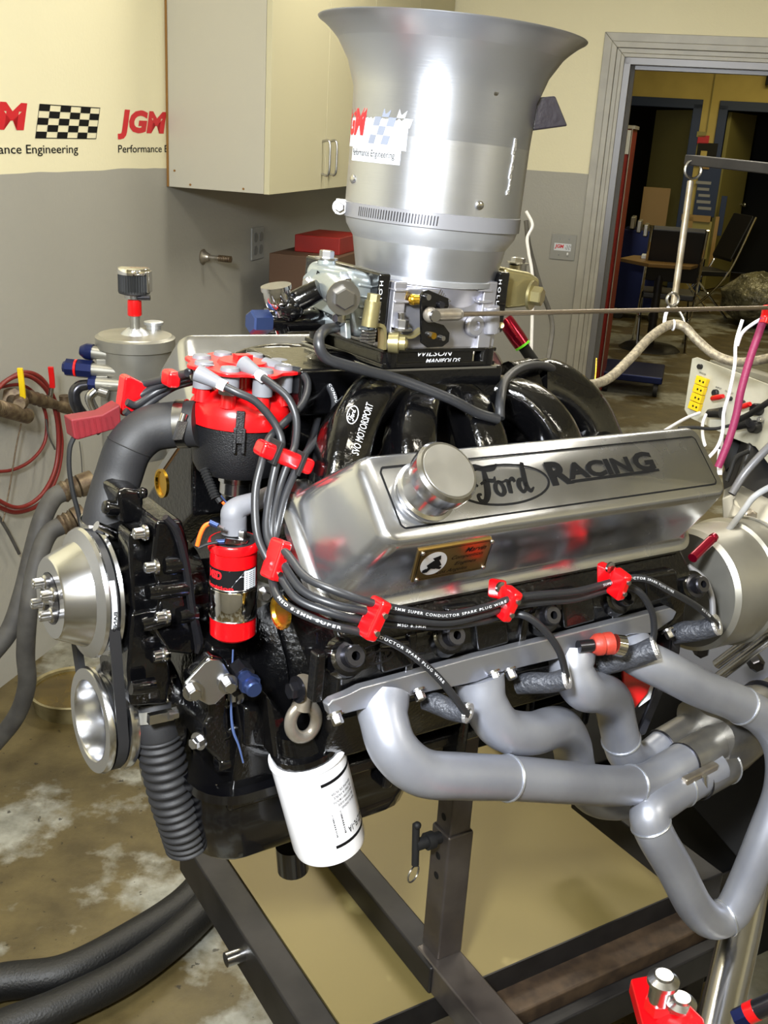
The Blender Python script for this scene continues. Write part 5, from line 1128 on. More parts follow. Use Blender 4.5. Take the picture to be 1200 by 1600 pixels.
c = EV(243, 1116, .048); d = (P_[0]-P_[1]).normalized()
cl = build('hose_clamp', MB().lathe(c, d, [(-.007, .0276), (-.007, .0290), (.007, .0290), (.007, .0276)], 44, caps=False), m_galv, t)
cc = EV(250, 1119, .085); build('worm_housing', MB().box(cc+E2*.001, (E1-E3*.02).normalized(), E2, E3, (.030, .008, .012)).lathe(EV(262, 1118, .088), E1, [(0, .0062), (.012, .0062)], 6), m_bolt, cl)
# ================================================================== FAR SIDE WIRES, red clamps
for k, (pts, lab) in enumerate((
    ([(292, 583, .0), (272, 588, -.02), (250, 594, -.04), (222, 600, -.06), (200, 598, -.06)], 'black plug wire from the cap to the top slot of the left red clamp'),
    ([(300, 578, -.02), (272, 592, -.03), (240, 606, -.05), (215, 618, -.06), (198, 612, -.06)], 'black plug wire in the second slot of the left red clamp'),
    ([(296, 590, -.03), (270, 598, -.04), (240, 615, -.05), (213, 632, -.05), (198, 628, -.05)], 'black plug wire in the third slot of the left red clamp'),
    ([(302, 596, -.04), (270, 606, -.05), (236, 628, -.05), (208, 648, -.05), (195, 642, -.05)], 'black plug wire in the lowest slot of the left red clamp'))):
    t = thing('spark_plug_wire', lab, 'spark plug wire', EV(*pts[0]), 'spark plug wires'); build('insulation', MB().tube(W3(pts), .0044, 12, 8), m_wire, t, angle=60)
sep((268, 578), (266, 604), -.02, -.02, .016, .024, 'small red clamp on the wires left of the distributor cap', 0)
A_ = [EV(x, y, -.055) for x, y in ((196, 590), (204, 588), (236, 604), (238, 612), (224, 640), (196, 652), (188, 648))]
t = thing('wire_separator', 'large red four slot clamp at the left, above the coolant hose', 'wire separator', EV(212, 620, -.05), 'red plug wire separators'); build('clamp_bar', MB().prism(A_, -E2*.02), m_red, t, bevel=.003)
t = thing('timing_pickup', 'dull red inductive pickup clamped on the wires at the left', 'timing pickup', EV(150, 662, -.05))
A_ = [EV(x, y, -.04) for x, y in ((111, 656), (160, 648), (188, 632), (190, 668), (122, 688), (116, 686))]
build('pickup_body', MB().prism(A_, -E2*.025), m_redd, t, bevel=.002)
mb = MB()
for i in range(7): mb.bar(EV(120+9*i, 658-1.3*i, -.0395), EV(124+9*i, 684-2.5*i, -.0395), .0012, .0012, up=E2)
build('grip_ridge', mb, m_redd, t)
build('pickup_lead', MB().tube([EV(115, 684, -.05), EV(109, 700, -.05), EV(108, 730, -.05), EV(113, 765, -.05), EV(122, 800, -.05), EV(133, 845, -.05)], .0030, 8, 8), m_gap, t)

# ================================================================== BREATHER TANK (left, behind)
tz = 2.05; tc_ = WZ(213, 600, tz); r = R_(57, tc_); ztop = WZ(213, 514, tz).z; zb = WZ(213, 760, tz).z
tx, ty = tc_.x, tc_.y
O_ = lambda z: V((tx, ty, z)); zz = lambda y: WZ(213, y, tz).z
tank = thing('breather_tank', 'round aluminium breather tank with welded side pipes and filter stem', 'tank', O_(zz(700)))
build('tank_body', MB().lathe(O_(0), Z, [(zz(720), r*.92), (zz(716), r*.96), (zz(538), r*.96)], 48), m_galv, tank)
ld = build('lid', MB().lathe(O_(0), Z, [(zz(540), r*.97), (zz(538), r*1.06), (zz(521), r*1.06), (zz(519), r*1.0), (zz(517), r*.97), (zz(516), .02)], 48), m_galv, tank)
build('weld_ring', MB().lathe(O_(zz(517)), Z, [(0, .028), (.006, .022), (.012, .014)], 24), m_weld, ld)
build('stem', MB().cyl(O_(zz(517)), O_(zz(470)), .0095), m_galv, tank)
rs = build('red_sleeve', MB().lathe(O_(0), Z, [(zz(486), .0125), (zz(484), .0135), (zz(462), .0130), (zz(460), .011)], 24), m_redcap, tank)
c = WZ(240, 509, tz+.03); build('filler_neck', MB().lathe(c-Z*.01, Z, [(-.01, .016), (.0, .014), (.012, .014), (.013, .019), (.018, .019), (.019, .015)], 24), m_weld, ld)
flt = thing('breather_filter', 'small black pleated filter with chrome cap on the tank stem', 'filter', O_(zz(460)))
mb = MB(); n_ = 72; R1 = .0295; r0_, r1_ = zz(448), zz(414)
ringf = lambda z: [O_(z)+V((cos(2*pi*i/n_), sin(2*pi*i/n_), 0))*(R1 if i % 2 else R1*.93) for i in range(n_)]
build('pleats', mb.lofts([ringf(r0_), ringf(r1_)]), m_filter, flt, angle=20)
build('top_cap', MB().lathe(O_(r1_), Z, [(-.006, R1*1.02), (.002, R1*1.04), (.005, R1*.98), (.006, R1*.8)], 40), m_chrome, flt)
build('side_strap', MB().box(O_((r0_+r1_)/2)+CR*R1*1.02-V((0, .006, 0)), CR, V((0, 1, 0)), Z, (.006, .026, r1_-r0_)), m_chrome, flt, bevel=.002)
build('base_flange', MB().lathe(O_(0), Z, [(zz(452), R1*.7), (r0_-.002, R1*.98), (r0_+.003, R1*.98)], 36), m_rubber, flt)
cl = build('clamp', MB().lathe(O_(0), Z, [(zz(458), .018), (zz(451), .018)], 30), m_bolt, flt); build('clamp_screw', MB().cyl(O_(zz(455))+CR*.012-V((0, .018, 0)), O_(zz(455))+CR*.034-V((0, .018, 0)), .005), m_dkbolt, cl)
for k, (x0, x1, y0, y1) in enumerate(((142, 205, 550, 560), (140, 205, 577, 583), (148, 205, 599, 603))):
    a, b = WZ(x0, y0, tz-.06), WZ(x1, y1, tz-.06); pp_ = build('side_pipe', MB().cyl(a, b, .0125), m_galv, tank)
    d = (a-b).normalized()
    if k == 0: build('blue_cap', MB().lathe(a, d, [(-.004, .0155), (.008, .0155), (.012, .014), (.020, .009)], 20), m_bluedk, pp_)
    if k == 1:
        build('blue_nut', MB().lathe(a, d, [(-.006, .0175), (.022, .0175), (.024, .013), (.028, .0165), (.044, .0165), (.046, .012), (.050, .010)], 8), m_bluedk, pp_)
        build('red_ring', MB().lathe(a, d, [(.0235, .0165), (.0275, .0165)], 24), m_redcap, pp_)
    if k == 2: build('blue_nut', MB().lathe(a, d, [(-.004, .0145), (.010, .0145)], 8), m_bluedk, pp_)
for x, y in ((160, 566), (160, 592)): build('bridge_tab', MB().box(WZ(x, y, tz-.06), CR, V((0, 1, 0)), Z, (.022, .012, .014)), m_galv, tank, bevel=.002)
build('elbow', MB().tube([WZ(138, 601, tz-.06), WZ(124, 604, tz-.06), WZ(116, 615, tz-.06), WZ(120, 635, tz-.05), WZ(135, 655, tz-.02), WZ(158, 672, tz)], [.010, .011, .011, .011, .012, .012], 16, 6), m_dkbolt, tank, angle=60)
build('lower_pipes', MB().tube([WZ(150, 610, tz-.07), WZ(140, 622, tz-.07), WZ(150, 645, tz-.05)], .009, 12).cyl(WZ(155, 612, tz-.08), WZ(168, 616, tz-.08), .008), m_bolt, tank)
# ================================================================== WALL PLUMBING (left edge)
def wa(pts, off): return [WA(x, y, off) for x, y in pts]
def tubething(name, pts3, r, m, lab, cat, **k): o = build(name, MB().tube(pts3, r, k.get('n', 12), k.get('sub', 8)), m, origin=pts3[0], angle=60); return tag(o, lab, cat, k.get('group'))
t = thing('ball_valve', 'tarnished brass valve with long yellow handle at the left edge', 'valve', WA(40, 660, .05))
a, b = WA(-20, 632, .12), WA(43, 650, .12)
build('lower_fitting', MB().lathe(a, b-a, [(0, .019), (.03, .021)]+[(.035+.004*i, .022 if i % 2 else .020) for i in range(12)]+[((b-a).length, .0215), ((b-a).length, .014), ((b-a).length-.01, .012)], 20), m_rust, t)
build('wall_flange', MB().cyl(WA(18, 625, .0), WA(18, 625, .02), .034), m_rust, t); build('valve_body', MB().cyl(WA(18, 625, .01), WA(30, 632, .13), .016).ball(WA(32, 628, .12), .022), m_rust, t)
build('yellow_handle', MB().tube([WA(36, 622, .13), WA(34, 600, .135), WA(31, 575, .135)], .0075, sec=[(a_*1, b_*.6) for a_, b_ in ((-1, -1), (1, -1), (1, 1), (-1, 1))]), m_yellow, t, bevel=.002)
t = thing('ball_valve', 'tarnished brass valve with short red handle left of the tank', 'valve', WA(80, 630, .05))
a, b = WA(40, 618, .08), WA(118, 642, .10); L_ = (b-a).length
build('valve_body', MB().lathe(a, b-a, [(0, .018)]+[(.01+L_*.05*i, .020 if i % 2 else .0165) for i in range(9)]+[(L_*.6, .013), (L_*.66, .013), (L_*.7, .018), (L_*.85, .017), (L_*.86, .011), (L_, .010)], 20), m_rust, t)
build('side_outlet', MB().cyl(WA(102, 635, .09), WA(101, 618, .09), .016), m_rust, t); build('stem', MB().cyl(WA(78, 625, .09), WA(81, 604, .1), .007), m_bolt, t)
build('red_handle', MB().tube([WA(82, 606, .105), WA(81, 590, .108), WA(79, 573, .108)], .0075, sec=[(-1, -.6), (1, -.6), (1, .6), (-1, .6)]), m_redcap, t, bevel=.002)
tubething('red_air_hose', wa([(-25, 650), (-5, 610), (15, 592), (40, 582), (65, 592), (85, 625), (93, 665), (96, 700), (88, 745), (65, 785), (30, 800), (5, 795), (-20, 780)], .05), .0068, m_redhose, 'dark red rubber hose hung in the outer big loop on the wall', 'hose', group='red air hoses on the wall')
tubething('red_air_hose', wa([(-25, 640), (0, 604), (25, 588), (50, 590), (74, 612), (88, 650), (91, 700), (83, 742), (60, 778), (25, 793), (-20, 772)], .065), .0062, m_redhose, 'dark red rubber hose just inside the outer loop on the wall', 'hose', group='red air hoses on the wall')
tubething('red_air_hose', wa([(-20, 612), (5, 604), (35, 602), (58, 620), (72, 650), (70, 690), (50, 718), (20, 734), (-20, 738)], .04), .0050, m_redhose, 'brighter red hose making the small inner loop on the wall', 'hose', group='red air hoses on the wall')
tubething('thin_cable', wa([(33, 662), (25, 700), (17, 750), (8, 800), (4, 815)], .05), .0022, m_rust, 'thin rusty cable hanging below the yellow valve', 'cable')
tubething('thin_cable', wa([(72, 655), (76, 680), (86, 702)], .05), .0028, m_oldhose, 'short grey cable hanging behind the red hoses', 'cable')
tubething('thin_cable', wa([(124, 690), (127, 715), (129, 750)], .03), .0016, m_oldhose, 'thin wire hanging on the wall under the red pickup', 'cable')
tubething('thin_cable', wa([(-10, 795), (12, 830), (30, 865)], .03), .0050, m_oldhose, 'grey cable sloping down at the left edge below the hoses', 'cable')
# big hoses with fittings
def bighose(pts, zs, r, lab, fit):
    P_ = [WZ(x, y, z) for (x, y), z in zip(pts, zs)]; t = thing('water_hose', lab, 'hose', P_[-1], 'large dusty water hoses')
    build('hose_body', MB().tube(P_, r, 16, 8), m_oldhose, t, angle=60)
    a, b = P_[0], WZ(*fit); L_ = (b-a).length
    build('brass_fitting', MB().lathe(a-(b-a)*.1, b-a, [(0, r*1.02)]+[(L_*.11*i, r*(1.22 if i % 2 else 1.02)) for i in range(1, 6)]+[(L_*.6, r*.9), (L_*.62, r*1.25), (L_*1.1, r*1.25)], 16), m_rust, t)
bighose([(100, 768), (82, 780), (65, 815), (50, 870), (35, 930), (15, 985), (-20, 1030)], [2.35, 2.33, 2.3, 2.3, 2.3, 2.3, 2.3], .021, 'dusty grey water hose falling to the left from the upper brass fitting', (145, 752, 2.38))
bighose([(98, 820), (75, 835), (58, 880), (45, 950), (40, 1020), (42, 1070), (25, 1120), (-15, 1170)], [2.3, 2.28, 2.25, 2.25, 2.3, 2.35, 2.4, 2.45], .020, 'dusty grey water hose dropping from the lower brass fitting to the floor', (132, 803, 2.32))
tag(build('wall_shelf_plate', MB().prism([WZ(x, y, 2.62) for x, y in ((100, 985), (140, 985), (140, 1060), (60, 1110), (50, 1060))], V((0, .02, 0))), m_gap, origin=WZ(100, 1050, 2.62)), 'dark metal offcut leaning against the wall foot', 'metal plate') if False else None
# bucket
fb_ = WH(115, 1072, .06); Rb = .122; t = thing('drain_pan', 'shallow round metal pan with dirty oil on the floor', 'pan', (fb_.x, fb_.y, 0))
O2 = V((fb_.x, fb_.y, 0))
build('pan_wall', MB().lathe(O2, Z, [(0, Rb*.92), (.05, Rb*1.0), (.056, Rb*1.04), (.060, Rb*1.01), (.055, Rb*.96), (.01, Rb*.88)], 48), m_stone, t)
build('oil_surface', MB().lathe(O2, Z, [(.046, Rb*.95), (.047, Rb*.95)], 48), m_oil, t)
# floor hoses at lower left
t1 = [WH(x, y, .04) for x, y in ((-60, 1560), (0, 1535), (100, 1520), (200, 1470), (290, 1410), (335, 1350), (350, 1290), (380, 1240), (430, 1200))]
t2 = [WH(x, y, .045) for x, y in ((-60, 1650), (0, 1610), (90, 1575), (200, 1520), (290, 1450), (345, 1385), (365, 1320), (400, 1260), (460, 1215))]
m_fh = mat('ribbed_black_hose', (14, 14, 14), .5, bump=(220, .5, .002), stretch=(1, 1, 1))
for pts_, lab in ((t1, 'thick black ribbed hose on the floor, the farther of the two'), (t2, 'thick black ribbed hose on the floor, nearest the camera')):
    S_, _ = spline(pts_, .036, 60); rad = [.036+(.0003 if i % 2 else -.0003) for i in range(len(S_))]
    tag(build('floor_hose', MB().tube(S_, rad, 20, raw=True), m_fh, origin=pts_[2], angle=70), lab, 'hose', 'thick hoses on the floor')

# ================================================================== ENGINE STAND
HS = .42
def sxy(p): d = p-V((0, 0, HS)); return (d.dot(SX), d.dot(SY))
def SW(x, y, z): return SX*x+SY*y+Z*z
pL = sxy(WH(352, 1335, HS)); pR = sxy(WH(1050, 1392, HS)); pB = sxy(WH(810, 1512, HS))
x0, x1 = pL[0], pR[0]+.01; yf = (pR[1]+pB[1])/2; yb_ = sxy(WH(352, 1285, HS))[1]; kx, ky = sxy(WH(850, 1232, HS))
st = thing('engine_stand', 'square tube steel engine stand with wheels and a drip tray deck', 'engine stand', SW((x0+x1)/2, yf-.3, 0), rot=ROTS)
build('deck_tray', MB().prism([SW(x0, yf, HS-.006), SW(x1, yf, HS-.006), SW(x1, yb_, HS-.006), SW(x0, yb_, HS-.006)], Z*.006), m_tray, st, label='dull yellow metal drip tray')
build('tray_lip', MB().prism([SW(x0, yf, HS-.045), SW(x1+.5, yf, HS-.045), SW(x1+.5, yf+.003, HS-.045), SW(x0, yf+.003, HS-.045)], Z*.047), m_standdk, st)
def sbar(nm, xa, xb, ya, yb2, za, zb_, m=m_stand, bv=.004, **k):
    return build(nm, MB().prism([SW(xa, ya, za), SW(xb, ya, za), SW(xb, yb2, za), SW(xa, yb2, za)], Z*(zb_-za)), m, st, bevel=bv, **k)
sbar('side_rail', x0-.055, x0-.003, yb_, yf+.42, HS-.075, HS+.004, m_standdk)
cm = sxy(WH(560, 1310, HS+.05)); cm2 = sxy(WH(775, 1600, HS+.05)); cx = (cm[0]+cm2[0])/2
pbv = sxy(WH(690, 1480, HS+.05)); pbx, pby = pbv[0], pbv[1]
sbar('cross_rail', pbx-.04, pbx+.005, yb_, pby+.03, HS+.0, HS+.05, m_standdk)
mb = MB()
q1 = sxy(WH(1060, 1432, HS-.04)); q2_ = sxy(WH(760, 1540, HS-.04)); yq = (q1[1]+q2_[1])/2
sbar('front_rail', pbx+.02, x1+.12, yq, yq+.055, HS-.09, HS-.04, m_rustbar)
sbar('front_rail', x0-.1, x1+.12, yq+.06, yq+.085, HS-.12, HS-.06, m_standdk)
sbar('outrigger', pbx-.035, pbx+.022, pby-.02, yq+.30, HS-.001, HS+.052, m_stand)
for i in (x0+.3, x1+.1):
    for j in (yb_+.14, yf-.03): sbar('stand_leg', i-.025, i+.025, j-.025, j+.025, .08, HS-.07, m_standdk)
for i in (x0+.3, x1+.1):
    for j in (yb_+.14, yf-.03):
        c = SW(i, j, .045); build('caster', MB().lathe(c-SX*.018, SX, [(0, .030), (.002, .044), (.034, .044), (.036, .030)], 28), m_rubber, st); build('caster_fork', MB().box(c+Z*.035, SX, SY, Z, (.05, .04, .01)).box(c-SX*.022+Z*.015, SX, SY, Z, (.003, .03, .05)).box(c+SX*.022+Z*.015, SX, SY, Z, (.003, .03, .05)), m_stand, st)
sbar('dyno_bed', x1+.01, x1+.9, yb_-.5, yf-.03, .12, HS-.03, m_bedblack)
sbar('dyno_bed', kx, x1+.9, yb_-.4, ky, HS+.001, HS+.02, m_bedblack)  # near-black sheet added over the tray, which would show bright here
sbar('bed_bar', x1+.03, x1+.07, yb_-.1, yf-.04, HS-.03, HS-.01, m_standdk)
# post with holes, upper inner post, T pin with ring
zt_ = plane(700, 1290, SW(pbx, pby, 0), V((0, 1, 0))).z; ztop_ = plane(705, 1200, SW(pbx, pby, 0), V((0, 1, 0))).z
w2 = .0225
post = build('post', MB().prism([SW(pbx-w2, pby-w2, HS+.05), SW(pbx+w2, pby-w2, HS+.05), SW(pbx+w2, pby+w2, HS+.05), SW(pbx-w2, pby+w2, HS+.05)], Z*(zt_-HS-.05)), m_stand, st, bevel=.004)
w3 = .0185
inner = build('inner_post', MB().prism([SW(pbx-w3, pby-w3, zt_-.05), SW(pbx+w3, pby-w3, zt_-.05), SW(pbx+w3, pby+w3, zt_-.05), SW(pbx-w3, pby+w3, zt_-.05)], Z*(ztop_+.12-zt_+.05)), m_stand, st, bevel=.003)
for k in range(2):
    c = SW(pbx-w3, pby, zt_+.022+.035*k); build('pin_hole', MB().lathe(c, -SX, [(.0003, .006), (.0003, .0001)], 20), m_gap, inner)
    c = SW(pbx-w2, pby, zt_-.045-.035*k); build('pin_hole', MB().lathe(c, -SX, [(.0003, .006), (.0003, .0001)], 20), m_gap, post)
c = SW(pbx-w2, pby, zt_-.012); pn = build('locking_pin', MB().cyl(c+SX*.005, c-SX*.042, .009).lathe(c-SX*.012, -SX, [(0, .013), (.012, .013)], 20).cyl(c-SX*.042+Z*.034-SY*.003, c-SX*.042-Z*.032+SY*.003, .0055).ball(c-SX*.042+Z*.034, .006), m_gap, st, label='black T handle locking pin')
build('split_ring', MB().ringt(c-SX*.042-Z*.05, SY+SX*.4, .013, .0014, 24, 6), m_bolt, pn)
a = SW(x0-.055, (WH(385, 1465, HS)-V((0, 0, HS))).dot(SY), HS-.03); build('axle_stub', MB().cyl(a, a-SX*.03, .012), m_bolt, st)
a = SW(pbx-.035, pby+.13, HS+.02); build('weld_peg', MB().cyl(a, a-SX*.035, .006), m_bolt, st)
# support pad from post to engine block
tag(build('mount_plate', MB().prism([SW(pbx-.05, pby-.06, ztop_+.12), SW(pbx+.05, pby-.06, ztop_+.12), SW(pbx+.05, pby+.05, ztop_+.12), SW(pbx-.05, pby+.05, ztop_+.12)], Z*.012), m_stand, st), None, None) if False else build('mount_plate', MB().prism([SW(pbx-.05, pby-.06, ztop_+.12), SW(pbx+.05, pby-.06, ztop_+.12), SW(pbx+.05, pby+.05, ztop_+.12), SW(pbx-.05, pby+.05, ztop_+.12)], Z*.012), m_stand, st)
# ================================================================== LOWER RIGHT: red clamp, silver pipe, fitting
t = thing('red_clamp_block', 'red anodised clamp block with two steel bolts at the bottom right', 'clamp', WZ(1050, 1570, 1.22))
q = [WZ(x, y, z) for x, y, z in ((985, 1528, 1.25), (1030, 1520, 1.25), (1100, 1590, 1.15), (1110, 1640, 1.12), (1020, 1660, 1.14))]
build('clamp_plate', MB().prism(q, -Z*.02), m_reddk if False else m_red, t, bevel=.003)
for x, y in ((1035, 1540), (1062, 1575)):
    c = WZ(x, y, 1.19); build('clamp_bolt', MB().lathe(c-Z*.02, Z, [(0, .014), (.022, .014), (.024, .018), (.029, .018), (.033, .011), (.036, .010)], 24), m_bolt, t)
    build('red_nut', MB().lathe(c-Z*.034, Z, [(0, .0165), (.014, .0165)], 6), m_red, t)
P_ = [WZ(1172, 1380, 1.75), WZ(1158, 1450, 1.68), WZ(1132, 1560, 1.58), WZ(1112, 1650, 1.5)]
tubething('drain_pipe', P_, .031, m_alu, 'bright silver vertical pipe behind the lowest exhaust bend', 'pipe', n=28)
t = thing('hose_fitting', 'dark hose end with blue and red anodised fitting at the bottom right corner', 'hose fitting', WZ(1170, 1590, 1.25))
a, b = WZ(1150, 1592, 1.27), WZ(1210, 1565, 1.25); d = (b-a).normalized()
build('blue_nut', MB().lathe(a, d, [(0, .012), (.016, .012)], 6), m_bluedk, t); build('red_collar', MB().lathe(a+d*.016, d, [(0, .0125), (.012, .0125)], 20), m_redcap, t); build('braided_hose', MB().cyl(a+d*.028, a+d*.12, .0115), m_dkbolt, t)
# ================================================================== RIGHT SIDE: dyno hardware
# absorber can behind the engine
ab = thing('dyno_absorber', 'large round aluminium dynamometer absorber behind the engine at the right', 'dynamometer', e(.95, .12, -.1), rot=ROTE)
cA = WZ(1072, 922, 1.58)
build('absorber_can', MB().lathe(cA, E1, [(0, .05), (0, .086), (.006, .093), (.085, .0945), (.089, .099), (.097, .099), (.101, .0945), (.155, .092), (.17, .087), (.18, .06), (.185, .02)], 64), m_galv, ab, angle=40)
build('bead_ring', MB().ringt(cA+E1*.145, E1, .094, .003, 64, 8), m_galv, ab)
tag(build('frame_beam', MB().prism([WZ(x, y, z) for x, y, z in ((1128, 778, 2.1), (1150, 768, 2.15), (1215, 800, 2.0), (1215, 880, 1.9), (1130, 825, 2.08))], V((.02, .06, 0))), m_galv, origin=WZ(1180, 830, 2.0), bevel=.004), 'pale metal beam end above the round absorber', 'beam')
c = WZ(1172, 810, 1.97); tag(build('beam_bolt', MB().lathe(c+V((0, .02, 0)), V((0, -1, .2)), [(0, .014), (.02, .014), (.022, .009), (.03, .009)], 6), m_iron, origin=c), 'old hex bolt in the pale beam end', 'bolt')
back = thing('dyno_stand', 'dark blue grey steel dyno stand behind the exhaust header', 'frame', e(.80, .1, -.45), rot=ROTE)
build('side_plate', MB().prism([WZ(x, y, z) for x, y, z in ((985, 1060, 1.98), (1075, 990, 2.0), (1215, 950, 1.95), (1215, 1140, 1.82), (1130, 1090, 1.85), (1060, 1030, 1.95))], V((0, .02, 0))), mat('blue_grey_plate', (74, 78, 92), .5, .2), back, bevel=.003)
for x, y in ((1185, 1042), (1098, 1020)): c = WZ(x, y, 1.84); build('plate_bolt', MB().lathe(c+V((0, .06, 0)), V((0, -1, 0)), [(0, .014), (.055, .014), (.06, .010)], 6), m_dkbolt, back)
build('lower_box', MB().prism([WZ(x, y, z) for x, y, z in ((985, 1060, 2.1), (1250, 1100, 2.0), (1250, 1400, 1.85), (1150, 1340, 1.9), (1010, 1180, 2.1))], V((.05, .25, 0))), m_bedblack, back, bevel=.006)
build('cross_member', MB().bar(WZ(910, 1238, 1.9), WZ(1110, 1392, 1.65), .05, .05), m_standdk, back, bevel=.003)
for y, z in ((1028, 1.72), (1050, 1.70)): build('bright_rod', MB().cyl(WZ(1120, y+10, z+.06), WZ(1215, y-62, z-.04), .0085), m_bolt, back)
0 and build('frame_leg', MB().bar(WZ(1160, 1350, 1.85), V((WZ(1160, 1350, 1.85).x, WZ(1160, 1350, 1.85).y, 0.0)), .06, .06, up=V((0, 1, 0))), m_standdk, back)
t = thing('red_bracket', 'red plate with pale edge showing behind the exhaust tubes', 'bracket', WZ(990, 1080, 1.5))
build('red_face', MB().prism([WZ(x, y, 1.52) for x, y in ((972, 1000), (1020, 985), (1022, 1060), (1012, 1085), (984, 1118), (972, 1080))], V((0, .012, 0))), m_redcap, t, bevel=.003); build('pale_edge', MB().prism([WZ(x, y, 1.53) for x, y in ((1010, 1060), (1024, 1062), (1016, 1092), (998, 1105))], V((0, .01, 0))), m_sticker, t)
# starter / small parts under headers
# control box
def BXP(x, y): return WZ(x, y, 2.35-(x-1070)*.0014)
cbx = thing('control_box', 'pale sloping control panel with yellow sockets at the right', 'control panel', BXP(1130, 640))
fr_ = [BXP(*p) for p in ((1081, 560), (1089, 558), (1215, 606), (1215, 745), (1180, 698), (1145, 685), (1076, 652), (1069, 640))]
nb = (fr_[2]-fr_[1]).cross(fr_[6]-fr_[1]).normalized(); nb = nb if nb.dot(CAM-fr_[0]) > 0 else -nb
build('front_panel', MB().prism(fr_, -nb*.004), m_box, cbx, bevel=.0015)
build('housing', MB().prism([BXP(*p)-nb*.006 for p in ((1092, 565), (1215, 612), (1215, 735), (1180, 690), (1082, 645))], -nb*.16), m_galv, cbx)
uu, vv_ = (fr_[2]-fr_[1]).normalized(), nb.cross((fr_[2]-fr_[1]).normalized()); vv_ = vv_ if vv_.z > 0 else -vv_
for k in range(4):
    c = plane(1100-3.6*k, 596+13*k, fr_[0], nb); y_ = build('thermocouple_socket', MB().box(c+nb*.006, uu, vv_, nb, (.030, .0175, .012)), m_yellow, cbx, bevel=.001)
    for s in (-1, 1): build('socket_hole', MB().lathe(c+nb*.0123+uu*.005*s+uu*.004, nb, [(0, .0026), (0, .0001)], 10), m_gap, y_)
def kn(x, y, r, h, m, nm): c = plane(x, y, fr_[0], nb); build(nm, MB().lathe(c, nb, [(0, r), (h*.85, r*.95), (h, r*.8)], 18), m, cbx)
kn(1095, 573, .006, .008, m_knob, 'toggle_base'); kn(1182, 667, .014, .018, m_knob, 'control_knob'); kn(1186, 640, .013, .018, m_knob, 'control_knob'); kn(1119, 614, .008, .008, m_knob, 'jack'); kn(1161, 630, .007, .008, m_knob, 'jack'); kn(1190, 656, .006, .01, m_bolt, 'toggle_base'); kn(1142, 623, .005, .006, m_knob, 'jack')
for a, b in (((1112, 623), (1130, 619)), ((1157, 637), (1172, 631))):
    a, b = plane(*a, fr_[0]+nb*.02, nb), plane(*b, fr_[0]+nb*.03, nb); build('banana_plug', MB().lathe(a, b-a, [(0, .004), (.004, .0065), ((b-a).length*.7, .006), ((b-a).length, .0045)], 12), m_redcap, cbx)
for a, b in (((1104, 646), (1128, 645)), ((1146, 667), (1170, 660))):
    a, b = plane(*a, fr_[0]+nb*.02, nb), plane(*b, fr_[0]+nb*.02, nb); build('round_connector', MB().lathe(a, b-a, [(0, .004), (.006, .009), ((b-a).length*.6, .010), ((b-a).length, .012)], 14), m_dist, cbx)
build('top_ledge', MB().prism([plane(x, y, fr_[0]-nb*.01, nb) for x, y in ((1110, 562), (1215, 594), (1215, 606), (1108, 566))], -nb*.08), m_galv, cbx)
build('print_row', MB().txt('INPUT      OUTPUT', plane(1118, 606, fr_[0]+nb*.0005, nb), uu, vv_, .004, .05).txt('SENSOR', plane(1092, 583, fr_[0]+nb*.0005, nb), uu, vv_, .004, .02), m_ink, cbx, flat=True)
# black case below
tag(build('black_case', MB().prism([WZ(x, y, 2.2) for x, y in ((1170, 690), (1215, 712), (1215, 790), (1130, 790), (1150, 745))], V((.05, .2, 0))), m_vinyl, origin=WZ(1180, 750, 2.2), bevel=.01), 'black equipment case under the control panel', 'case')
tag(build('pump_motor', MB().cyl(WZ(1142, 688, 2.35), WZ(1155, 730, 2.33), .03), m_gap, origin=WZ(1142, 700, 2.35)), 'small black cylinder hanging under the control panel', 'motor')
# boom, rods and rings
a, b = WZ(1080, 250, 2.1), WZ(1240, 267, 1.95); t = thing('overhead_boom', 'flat grey metal boom entering from the right above the engine', 'boom', b)
build('bar', MB().bar(a, b, .05, .019), m_steelframe if False else m_standdk, t, bevel=.002)
t = thing('hanging_rod', 'long grey rod with hooked eyes hanging from the boom', 'rod', WZ(1060, 380, 2.07))
build('rod', MB().cyl(WZ(1079, 284, 2.08), WZ(1052, 480, 2.05), .0065), m_iron, t)
build('hook', MB().ringt(WZ(1083, 265, 2.08), V((.2, -1, .1)), .017, .0028, 28, 8), m_bolt, t)
t = thing('support_ring', 'cable tie ring and split legs holding the braided hose', 'ring', WZ(1050, 472, 2.03))
build('ring', MB().ringt(WZ(1051, 468, 2.03), V((.25, -1, .1)), .012, .003, 28, 8), m_bolt, t)
build('tie_leg', MB().tube([WZ(1045, 480, 2.03), WZ(1040, 492, 2.03), WZ(1038, 505, 2.03)], .0035, 8), m_whitew, t); build('tie_leg', MB().tube([WZ(1057, 480, 2.05), WZ(1066, 494, 2.05), WZ(1072, 512, 2.05)], .003, 8), m_bolt, t)
P_ = [WZ(x, y, z) for x, y, z in ((865, 585, 1.78), (885, 597, 1.8), (915, 602, 1.85), (950, 592, 1.9), (985, 560, 1.95), (1015, 528, 2.0), (1045, 508, 2.03), (1068, 510, 2.03), (1090, 532, 2.02), (1120, 556, 2.0), (1160, 566, 1.97), (1225, 555, 1.9))]
t = thing('braided_hose', 'pale braided hose waving from the manifold to the right edge', 'hose', P_[0]); build('hose_body', MB().tube(P_, .0088, 16, 8), m_braid, t, angle=60)
build('tie_band', MB().ringt(WZ(1052, 508, 2.03), WZ(1060, 509, 2.03)-WZ(1040, 508, 2.03), .0092, .002, 20, 6), m_whitew, t)
t = thing('red_tipped_hose', 'hose end with dark red fitting and green band behind the carburetor', 'hose', WZ(800, 510, 1.75))
